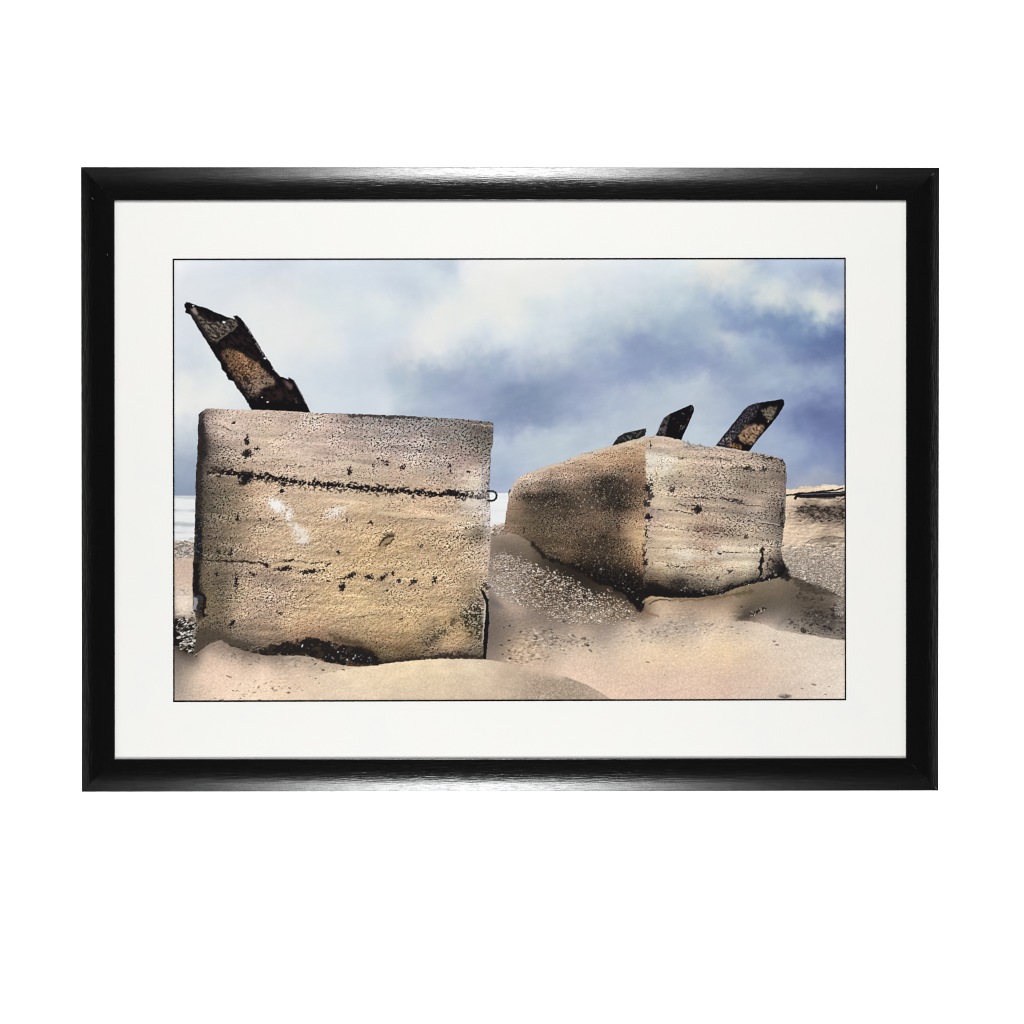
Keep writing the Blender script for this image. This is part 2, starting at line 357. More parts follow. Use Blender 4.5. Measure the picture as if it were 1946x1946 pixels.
DUNE = '''I 0 1100 226 206 180, 200 1120 226 206 178, 500 1100 228 208 174, 800 1100 226 206 172, 700 1220 214 194 168, 400 1250 222 202 176,
1100 1030 218 202 176, 1100 1100 216 198 170, 1100 1250 206 186 162, 1400 1100 198 176 154, 850 1000 226 208 176,
J 500 1080 186 166 146, 700 1120 168 150 132, 800 1160 166 150 132, 500 1200 172 152 134, 900 1230 170 152 135, 700 1260 166 148 130, 1050 1290 186 164 146, 300 1150 198 176 154, 100 1100 214 196 170,
200 1250 202 182 158, 450 1300 178 160 142, H 1400 1200 224 204 180, 1500 1290 222 202 180, 1100 1150 222 200 176, 700 1250 220 198 174'''
B1 = '''D 400 130 200 178 158 .25, 700 130 205 184 162 .15, 350 250 170 150 135 .5, 300 350 90 80 72 .8, 290 450 80 72 65 .9, 270 200 90 80 75 .6,
450 350 164 144 127 .45, 450 270 205 185 165 .2, 600 250 205 185 165 .2, 800 300 210 190 160 .2, 800 430 214 192 166 .12, 900 180 205 182 160 .35,
1100 200 200 178 158 .4, 1300 180 190 168 152 .55, 1500 200 165 148 136 .7, 1700 180 140 130 124 .85, 1700 280 170 156 140 .7, 1850 200 135 124 118 .85,
1050 350 210 188 166 .3, 1300 400 205 182 164 .35, 1500 430 205 182 162 .3, 1600 350 175 156 142 .6, 1850 400 165 148 138 .65, 1100 460 216 196 172 .1,
1500 520 200 184 158 .15, 600 530 172 149 126 .45, 800 560 205 180 152 .4, 1000 560 205 182 156 .4, 1300 600 205 180 156 .35, 1600 620 190 168 142 .4,
1850 600 190 165 142 .45, 300 560 95 85 75 .85, 350 700 110 98 82 .85, 300 800 84 76 64 .85, 450 800 115 100 80 .7, 600 800 150 130 103 .55,
350 950 104 92 75 .7, 300 1100 100 88 72 .7, 500 950 134 116 93 .6, 500 1150 134 116 92 .55, 400 1250 114 100 80 .6, 700 750 195 165 130 .35,
750 870 205 178 145 .25, 700 950 180 155 125 .4, 750 1050 190 164 130 .4, 700 1200 185 158 124 .4, 900 1000 195 168 138 .4, 1200 830 212 186 150 .08,
1500 830 214 192 158 .05, 1750 850 210 186 150 .08, 1100 920 210 184 150 .15, 1250 1000 205 176 140 .35, 1500 1000 200 172 136 .4, 1800 1000 195 168 132 .4,
1300 1100 208 178 138 .2, 1550 1100 205 175 132 .25, 900 1150 198 172 136 .25, 900 1250 195 168 132 .3, 1200 1230 206 180 140 .2, 1500 1250 202 174 132 .25,
1800 1300 205 174 128 .25, 1000 1350 205 180 142 .2,
E 200 200 150 140 130 .8, 500 200 135 126 118 .85, 800 200 130 122 115 .85, 1000 220 125 116 108 .9, 1200 220 112 102 94 .9, 1150 330 105 96 86 .9,
1000 350 130 120 110 .85, 700 350 165 148 138 .7, 500 330 160 146 136 .7, 400 430 175 156 140 .6, 800 450 160 144 130 .65, 1000 430 150 132 118 .7,
1200 430 120 108 96 .85, 600 550 180 160 140 .5, 800 520 175 160 145 .45, 1050 520 180 155 145 .4, 1150 580 200 180 160 .3, 400 600 185 164 142 .45,
600 650 195 172 145 .4, 900 650 190 168 145 .45, 1100 700 210 196 172 .15, 1200 680 190 178 162 .4, 1250 550 140 128 120 .7, 1250 700 120 110 110 .8,
1100 860 218 206 186 .1, 1180 880 210 200 185 .3, 300 850 208 182 146 .12, 600 850 200 172 138 .3, 800 850 202 172 138 .3, 1000 870 196 170 140 .35,
700 950 212 184 148 .05, 1000 980 210 188 158 .1, 200 950 210 182 140 .1, 1200 970 200 184 160 .4, 1250 1000 205 195 185 .4, 400 1050 200 172 132 .35,
700 1100 196 168 128 .35, 1000 1080 190 164 132 .45, 1180 1120 110 98 78 .8, 1250 1200 190 170 148 .4, 800 1200 190 162 122 .35, 1100 1250 178 154 122 .5,
500 1250 198 168 120 .3, 200 1300 206 174 124 .25, 700 1330 196 168 128 .3, 1000 1350 190 162 124 .45, 1200 1350 200 175 145 .4,
H 300 100 110 96 78 .7, 450 200 130 114 90 .6, 300 280 115 100 78 .6, 450 320 105 94 74 .65, 400 450 110 98 76 .6, 320 500 140 120 85 .3, 480 560 130 112 86 .5,
600 250 150 130 108 .6, 650 400 180 155 122 .45, 900 320 170 146 122 .5, 800 480 168 146 122 .5, 1000 500 190 162 128 .35, 1200 330 190 162 126 .35,
1300 450 205 175 130 .2, 1600 400 206 178 130 .2, 1800 350 185 160 122 .4, 1850 550 195 166 120 .35, 1200 600 208 178 132 .15, 1500 650 208 180 132 .12,
1800 700 200 170 122 .15, 600 600 180 154 124 .4, 400 680 100 88 68 .5, 300 740 105 92 74 .4, 600 700 150 130 105 .5, 800 650 168 142 116 .35, 800 740 170 142 110 .3,
1000 700 195 165 125 .2, 1100 740 175 140 105 .2, 900 790 140 118 95 .4, 1300 740 175 142 108 .2, 1500 780 150 125 92 .25, 1700 800 165 138 98 .25,
1850 820 170 140 98 .3, 700 820 120 106 88 .4, 500 780 110 95 78 .4, 1850 920 130 108 75 .4, 1800 960 90 78 55 .5,
I 100 500 210 180 132 .12, 500 450 196 168 126 .35, 700 500 200 170 125 .25, 900 500 195 166 124 .3, 1000 400 190 162 122 .35, 1150 450 140 120 90 .6,
300 650 208 178 128 .12, 600 650 205 174 124 .15, 900 620 200 170 120 .2, 1000 650 150 126 92 .4, 1120 650 120 108 85 .8, 1180 500 160 142 118 .6,
1200 800 150 135 105 .7, 1120 780 140 120 85 .7, 400 780 175 142 100 .3, 650 770 190 160 112 .2, 500 880 140 112 75 .4, 300 850 140 115 78 .3,
750 840 110 94 72 .7, 850 760 130 110 80 .6, 900 850 190 160 115 .15, 1050 800 200 168 118 .15, 900 930 120 98 80 .5, 1050 930 100 84 68 .6,
1150 900 120 105 85 .7, 600 940 95 78 55 .5, 700 930 120 100 70 .4, 1000 880 170 142 108 .3, 1200 950 100 88 72 .6'''

B2L = '''F 450 650 190 165 145 .4, 400 700 196 172 152 .4, 600 620 184 158 138 .45, 800 560 190 165 142 .45, 1000 500 196 170 142 .45, 1200 430 200 170 138 .4,
1380 380 206 180 150 .35, 1350 480 190 158 125 .5, 1250 560 170 140 112 .55, 1100 580 185 155 128 .5, 800 650 178 150 128 .45, 500 740 172 146 126 .45,
330 850 170 145 125 .4, 450 800 95 84 72 .7, 600 800 78 70 60 .75, 900 730 130 110 92 .6, 1100 680 85 76 66 .8, 1250 700 95 82 70 .75, 1400 650 150 122 98 .6,
1000 800 90 78 66 .75, 1200 850 68 60 52 .85, 1380 800 120 98 78 .7, 800 850 80 70 58 .75, 600 900 98 84 68 .5, 400 950 140 120 98 .2, 330 1030 150 128 106 .12,
480 1030 118 102 82 .35, 550 1000 100 88 70 .4, 700 1000 110 94 78 .65, 900 970 130 110 92 .5, 1050 1000 145 120 98 .5, 1200 950 105 88 72 .75,
1350 950 165 138 110 .5, 1300 1080 190 160 128 .3, 1380 1130 206 178 140 .1, 1380 1250 196 166 128 .15, 1250 1200 120 98 76 .5, 1100 1150 88 74 60 .75,
900 1150 100 84 68 .75, 700 1200 112 96 74 .6, 550 1150 108 94 74 .5, 1000 1300 92 78 62 .7, 800 1300 120 98 76 .65, 1200 1350 90 76 60 .7, 1390 1380 170 138 105 .4,
700 1330 100 82 65 .7,
J 800 100 130 105 80 .6, 1000 100 100 84 66 .7, 1200 80 105 86 68 .6, 1370 100 170 135 100 .4, 1200 200 80 66 52 .7, 1370 220 110 86 64 .6, 1100 250 50 42 36 .6,
1300 300 40 34 30 .6, 1350 400 30 26 24 .5, 1000 250 45 38 32 .5, 1250 400 32 28 26 .4, 1380 540 35 30 28 .3, 700 150 60 50 42 .5, 850 200 40 34 28 .5'''

B2R = '''G 300 450 205 182 160 .15, 280 420 208 186 166 .1, 450 430 200 176 158 .2, 280 600 214 204 188 .2, 300 700 205 190 165 .25, 400 620 214 202 184 .2,
500 650 205 188 160 .12, 700 550 196 174 156 .3, 900 530 190 168 152 .25, 1100 600 176 158 142 .4, 1300 600 140 124 112 .6, 1300 700 130 116 105 .7,
1050 660 165 148 130 .6, 900 650 190 170 148 .35, 700 680 196 172 155 .3, 450 780 170 152 135 .5, 650 780 175 154 136 .55, 850 760 165 148 130 .6,
1100 780 170 152 134 .6, 1300 820 150 134 122 .65, 350 850 205 186 160 .25, 500 880 195 172 150 .35, 750 850 168 150 134 .6, 1000 880 160 142 128 .65,
1200 900 165 146 130 .6, 350 950 206 188 162 .15, 550 960 190 168 148 .3, 750 960 185 164 145 .45, 950 990 160 144 128 .6, 1150 980 190 170 150 .3,
1320 1000 120 108 98 .75, 300 1050 190 164 150 .35, 600 1060 205 182 156 .15, 850 1060 190 168 148 .3, 1100 1060 165 148 136 .5, 1300 1130 110 98 90 .8,
400 1130 206 184 158 .12, 700 1160 165 138 120 .45, 900 1180 160 140 120 .6, 1100 1170 175 155 135 .5, 400 1250 210 188 160 .1, 700 1280 190 162 142 .35,
900 1250 205 182 160 .15, 1150 1260 180 162 142 .4, 1300 1250 150 136 122 .6, 400 1380 206 184 158 .15, 800 1380 214 200 180 .1, 1100 1350 205 190 168 .15,
K 300 100 208 188 160 .15, 550 110 220 208 188 .08, 700 160 196 166 138 .3, 950 120 212 196 172 .1, 1080 180 210 196 174 .12, 300 180 206 184 156 .15,
400 250 190 170 142 .35, 600 250 185 165 140 .45, 750 250 200 182 156 .3, 950 240 200 180 156 .2, 1050 270 196 178 152 .25, 850 320 180 160 136 .4,
600 340 120 108 92 .7, 480 330 80 72 62 .8, 330 320 110 92 70 .4, 250 350 60 50 40 .5, 300 420 28 25 24 .3, 600 430 30 27 25 .3, 800 390 90 80 68 .6,
900 390 40 36 32 .4, 1100 320 60 54 48 .5, 1250 150 160 140 120 .5, 1280 250 60 54 50 .6, 1320 200 50 46 44 .6, 1200 250 150 132 115 .5, 700 410 60 52 45 .6,
200 500 40 34 30 .3'''

def paint_picture():
    # ---- sky
    col, _ = field(samples(SKY), 15.0, .12)
    # cloud edges: warp the colour field a little with soft noise
    lum = col.mean(-1)
    R = [np.interp(lum, [.45, .55, .62, .70, .78, .86, .91, .95], v) for v in ([.36, .475, .56, .645, .735, .835, .905, .94], [.44, .55, .63, .712, .795, .868, .91, .94], [.60, .68, .745, .80, .845, .895, .90, .92])]
    col = .55 * col + .45 * np.stack(R, -1)
    col = tone(col, 1.12, .93)
    wx = fbm(26, 5, gain=.62) * 8; wy = fbm(18, 5, gain=.62) * 6
    ix = np.clip(np.arange(PW)[None, :] + wx, 0, PW - 1).astype(int); iy = np.clip(np.arange(PH)[:, None] + wy, 0, PH - 1).astype(int)
    col = blur(col[iy, ix], .9)
    lum = col.mean(-1, keepdims=True); col = lum + (col - lum) * .84
    col = col + .40 * (col - blur(col, 24)) * (1 - .5 * sstep(.86, .95, col.mean(-1)))[..., None]
    wisp = fbm(26, 6, 2.4, 1.0, -14, .68); wisp = np.where(wisp > 0, wisp, wisp * .6)
    col = col + (.017 * wisp * sstep(.97, .72, col.mean(-1)))[..., None] * np.array([1.1, 1.0, .8])
    img = np.clip(col, 0, .945).astype(np.float32).copy()
    # ---- sea
    sea = below_mask(pts('D 0 797, 230 797, E 1200 776, 1460 774, 1900 774, G 1860 770'))
    sc = np.array([.925, .93, .93]) + 0 * col
    st = fbm(5, 4, 4.5, 1.0)
    y = YY
    band = np.exp(-((y - 970) / 4) ** 2) * .9 + np.exp(-((y - 996) / 5) ** 2) * .9 + .5 * np.exp(-((y - 944) / 3) ** 2) + .4 * np.exp(-((y - 1012) / 4) ** 2)
    left = (XX < 600)
    sc = sc - (np.clip(band + 0.25 * st, 0, 1.3) * np.where(left, .19, .03))[..., None] * np.array([1.05, 1, .95]) + 0.012 * st[..., None]
    over(img, sea * (XX < 1100), sc)
    # ---- ground
    gcol, gden = field(samples(GROUND), 5.0)
    gl = gcol.mean(-1, keepdims=True); gcol = blur(tone(gl + (gcol - gl) * .55 + .45 * (gl - .70) * np.array([0, 0, 0]), 1.22, .87), 5) * np.array([1.045, 1.0, .955]) * (1 + .09 * sstep(.55, .75, gcol.mean(-1, keepdims=True)))
    gm = below_mask(pts('D 0 1175, 230 1160, E 1200 1075, 1285 1055, 1330 1040, 1400 1020, 1440 1000, 1600 1000, G 1340 840, 1420 828, 1500 815, 1600 806, 1680 792, 1720 794, 1800 800, 1880 802'), 1.0, 1.0)
    g1 = bandnoise(.8); g2 = bandnoise(1.3, 4, 2.2, 1.0, 8); rel = g2 - np.roll(np.roll(g2, -1, 0), -1, 1); rel /= rel.std()
    gc = gcol * (1 + 0.026 * g1 + 0.006 * fbm(9, 3, 2.5, 1) + rel * (0.006 + .24 * gden))[..., None]
    gc = gc + 0.0015 * N8[..., None] * np.array([1, 0, -1])
    pm = sstep(2.5 - 2.0 * gden, 3.0 - 2.0 * gden, g2 + .4 * N1) * sstep(.02, .12, gden) * .8
    gc = gc * (1 - pm[..., None]) + pm[..., None] * np.array([.22, .19, .17])
    over(img, gm, gc)
    # far sand ridge behind the drift wood: darker base of the sand hills
    over(img, poly('G 1400 832, 1520 818, 1650 806, 1700 797, 1740 800, 1640 815, 1500 830', 1.2, .5), (186, 166, 142), .45)
    # stones on the far right beach
    shells(img, blur(poly('G 1480 985, 1600 975, 1865 960, 1865 1100, 1600 1085, 1450 1030', 3, 1), 2) * .9, 520, 2.0, .9, 0, [(60, 50, 46), (90, 78, 70), (150, 132, 118), (40, 34, 32)], .4, None, 21)
    for (s, w_, a) in (('G 1490 985, 1560 975, 1620 985', 1.6, .7), ('G 1620 985, 1700 980, 1800 990, 1865 985', 1.5, .5), ('G 1500 1015, 1600 1005, 1680 1020, 1800 1050', 1.8, .55), ('G 1800 930, 1865 915', 1.2, .8)):
        over(img, line(pts(s), w_, 1.2, 1.2), (34, 28, 28), a)
    over(img, line('G 1545 1272, 1600 1250, 1660 1236, 1750 1228, 1865 1245', 1.1, 1.2, 1.2), (50, 42, 36), .65)
    over(img, poly('G 1560 1280, 1660 1240, 1750 1232, 1865 1250, 1865 1275, 1700 1270', 3, 1), (120, 106, 90), .45)
    grav = blur(poly('G 1345 1330, 1550 1290, 1865 1270, K 1865 440, 1780 420, 1600 340, 1430 280, 1350 140, 1335 0', 2, 1), 2)
    shells(img, grav * sstep(1020, 1090, YY), 2800, 1.4, .75, 14, [(232, 220, 204), (214, 198, 180), (180, 162, 144), (238, 228, 214)], .35, (78, 68, 60), 3, .9)
    shells(img, grav * (YY < 1080), 900, 1.3, .7, 5, [(120, 106, 96), (150, 134, 120), (230, 220, 206)], .3, None, 4, .7)
    # ---- dark stones edge of the hollow at the right
    hol = poly('K 1420 290, 1550 350, 1650 370, 1790 420, 1830 450, 1700 440, 1560 420, 1450 350', 3, 1.5)
    over(img, hol, (50, 44, 36), .5)
    shells(img, blur(poly('K 1380 640, 1480 590, 1600 560, 1860 540, 1860 790, 1700 790, 1500 740, 1370 700', 3, 1), 3), 420, 1.8, 1.0, 20, [(60, 54, 52), (90, 82, 78), (150, 140, 132), (44, 38, 38)], .4, None, 8, .8)
    shells(img, blur(poly('K 1780 500, 1862 440, 1862 620, 1800 600', 3, 1), 3), 160, 1.6, .8, 30, [(200, 190, 180), (170, 160, 152)], .4, (70, 62, 58), 9, .9)
    shells(img, blur(poly('K 1450 350, 1560 360, 1640 430, 1700 440, 1600 520, 1480 440', 3, 1), 3), 110, 1.6, 1.0, 30, [(60, 52, 44), (74, 66, 54)], .4, None, 10, .7)
    over(img, poly('K 960 640, 1010 600, 1100 585, 1200 560, 1180 590, 1080 620, 1010 640', 2, 1.2), (70, 62, 54), .55)
    shells(img, poly('K 1060 610, 1090 575, 1200 540, 1210 560, 1100 610', 1, .5), 60, 1.8, .9, 100, [(180, 168, 150), (30, 26, 24), (40, 36, 32)], .3, None, 11)
    over(img, line('K 1480 570, 1400 620, 1320 680', 3.5, 4, .5), (100, 90, 84), .35)
    # ---- foreground sand at the right, in front of the hollow
    fore = below_mask(pts('J 0 1400, 1380 1400, K 300 1400, 930 1400, 935 660, 1060 655, 1180 684, 1240 708, 1310 735, 1500 765, 1700 800, 1900 826'), 1.2, .5)
    fs, _ = field(samples('''K 960 680 206 188 170, 1060 690 208 192 172, 1180 720 212 196 178, 1350 770 214 202 184, 1600 830 214 202 184, 1800 850 210 200 186, 1000 800 218 200 172,
        1600 850 214 202 184, 1800 1000 218 206 192, 800 900 220 196 160, 1000 900 222 200 164, 1200 900 216 198 176, 1300 1100 214 192 170, 1000 1000 214 186 158, 1000 1150 206 180 162, 1500 1200 212 196 180,
        1450 1000 216 198 180, 1700 1250 216 204 192, 1850 1150 222 214 200, 1300 1250 210 190 174, 1000 1280 208 184 168'''), 9)
    fl = fs.mean(-1, keepdims=True); fs = fl + (fs - fl) * .60
    fs = fs * np.array([1.08, 1.04, 1.0]) * (1 + .024 * g1 + .012 * fbm(8, 3, 2.5, 1))[..., None]
    over(img, fore * sstep(1290, 1480, XX), fs)
    # ripple of small shells across the middle sand
    shells(img, blur(poly('K 0 660, 350 660, 600 640, 1000 660, 1150 700, 1000 740, 700 760, 400 800, 150 850, 0 860', 3, 1), 4) * .8, 750, 1.5, .7, -8, [(225, 212, 196), (150, 134, 122), (130, 116, 106), (214, 200, 182)], .4, None, 12, .6)
    shells(img, blur(poly('J 400 740, 560 730, 760 760, 900 790, 1000 860, 800 880, 600 870, 450 830', 3, 1), 4) * .9, 330, 1.9, .9, 15, [(222, 208, 192), (112, 98, 88), (96, 84, 76), (160, 144, 128)], .4, None, 13, .75)
    shells(img, blur(poly('J 260 860, 420 820, 560 880, 640 960, 480 1000, 300 990, 230 950', 3, 1), 4) * .9, 240, 2.2, .9, -20, [(228, 206, 178), (140, 118, 98), (150, 128, 106)], .4, None, 14, .65)
    shells(img, blur(poly('J 560 800, 900 850, 1300 830, 1500 860, 1000 930, 700 950', 3, 1), 6) * .5, 240, 2.2, .6, -8, [(216, 202, 184), (160, 144, 130)], .4, None, 15, .55)
    # dim hollow under the slab's right foot
    over(img, blob('J', 190, 520, 60, 22, 25, .9, .3), (104, 98, 98), .6)
    for (x, y_, r_) in ((300, 695, 7), (380, 590, 4), (250, 712, 5), (295, 820, 8), (230, 858, 8), (240, 935, 6), (295, 905, 8), (390, 745, 8), (300, 968, 10), (755, 652, 16), (950, 862, 6), (1360, 570, 9)):
        over(img, blob('J', x, y_, r_ + 4, r_, 0, .4, .4), (62, 50, 46), .85)
    for (x, y_, r_) in ((1510, 1216, 9), (1705, 1270, 9), (365, 1108, 7), (1300, 858, 14), (1275, 826, 12), (1610, 1188, 14), (220, 1000, 12), (640, 878, 7), (1845, 935, 7), (1735, 1205, 9), (1070, 1215, 5)):
        over(img, blob('K', x, y_, r_ * 1.4, r_ * .5, 8, .5, .4), (120, 100, 88), .8)
    over(img, blob('K', 1365, 1285, 48, 17, 3, .5, .5), (96, 82, 76), .85)
    over(img, blob('K', 1340, 1276, 22, 7, 3, .5), (206, 192, 178), .7)
    # ---- field of white shells between the blocks
    sh = blur(poly('J 130 140, 220 90, 400 130, 560 200, 700 230, 800 290, 920 370, 1000 450, 1100 410, 1200 470, 1290 540, 1400 620, 1250 645, 1100 660, 950 682, 800 670, 650 620, 500 560, 380 510, 250 460, 130 370', 3, 2), 4)
    shc, _ = field(samples('J 150 180 138 124 112, 300 250 116 104 92, 450 400 104 92 80, 600 450 80 70 62, 650 250 64 56 50, 800 400 50 45 40, 900 500 62 56 50, 1050 480 60 52 44, 1200 520 90 76 62, 800 600 120 110 100, 1000 640 150 138 122, 300 420 150 142 136'), 8)
    over(img, sh, shc * (1 + .12 * N1[..., None]))
    dens = np.clip(1.3 - .95 * sstep(0, 1, ((XX - 1060) * .45 - (YY - 1130) * .9) / 60), .15, 1)
    shells(img, sh * dens, 3300, 1.7, .7, 30, [(246, 236, 224), (236, 222, 206), (214, 196, 178), (238, 218, 196), (186, 168, 152), (246, 240, 232)], .25, (30, 26, 26), 16, 1.0, .6)
    shells(img, blur(sh, 3) * dens * (YY < 1125) * (XX < 1010), 700, 1.3, .65, 28, [(238, 234, 230), (216, 210, 206), (186, 180, 178)], .3, (50, 46, 48), 17)
    k = blur(sh, 3)[..., None]; img *= (1 - k) + k * np.array([1.06, 1.02, .985])       # warm the shell bank
    # stones where sea meets beach
    shells(img, poly('E 1285 1065, 1340 1045, 1400 1020, 1420 1095, 1290 1130', 2, 1), 90, 1.9, 1.0, -10, [(228, 216, 202), (90, 76, 68), (180, 160, 144)], .4, (90, 78, 70), 18)
    shells(img, poly('D 48 1175, 210 1165, 210 1300, 48 1320', 2, 1) * .9, 330, 1.6, .8, -5, [(236, 232, 228), (150, 136, 126), (120, 108, 100), (226, 214, 202)], .4, (110, 98, 90), 19, .8)
    shells(img, poly('H 48 0, 205 0, 205 110, 48 130', 2, 1) * .9, 120, 1.6, .8, -5, [(236, 232, 228), (150, 136, 126), (120, 108, 100)], .4, (110, 98, 90), 20, .7)
    shells(img, poly('H 48 395, 130 385, 200 400, 200 420, 60 425', 1, 1), 14, 2.2, .8, 0, [(228, 220, 212), (140, 126, 116)], .3, None, 22, .7)
    over(img, line('H 48 438, 130 440, 200 436', 1.2, 2.0, .5), (186, 172, 160), .6)
    pil = poly('H 46 630, 200 640, 260 700, 240 800, 225 940, 150 925, 100 880, 46 860', 3, 2)
    over(img, pil, (26, 22, 22), .93)
    shells(img, pil * (XX < 374), 190, 2.8, 1.1, -6, [(232, 226, 212), (206, 196, 176), (120, 108, 94), (238, 234, 226)], .3, (12, 10, 10), 23)
    return img

def below_mask(P, soft=0.8, j=0.0):
    w = (slice(0, PH), slice(0, PW)); X, Y = jag(w, j)
    yy = np.interp(XX[0], P[:, 0], P[:, 1])[None, :]
    return 1 - sstep(-soft, soft, yy - Y)

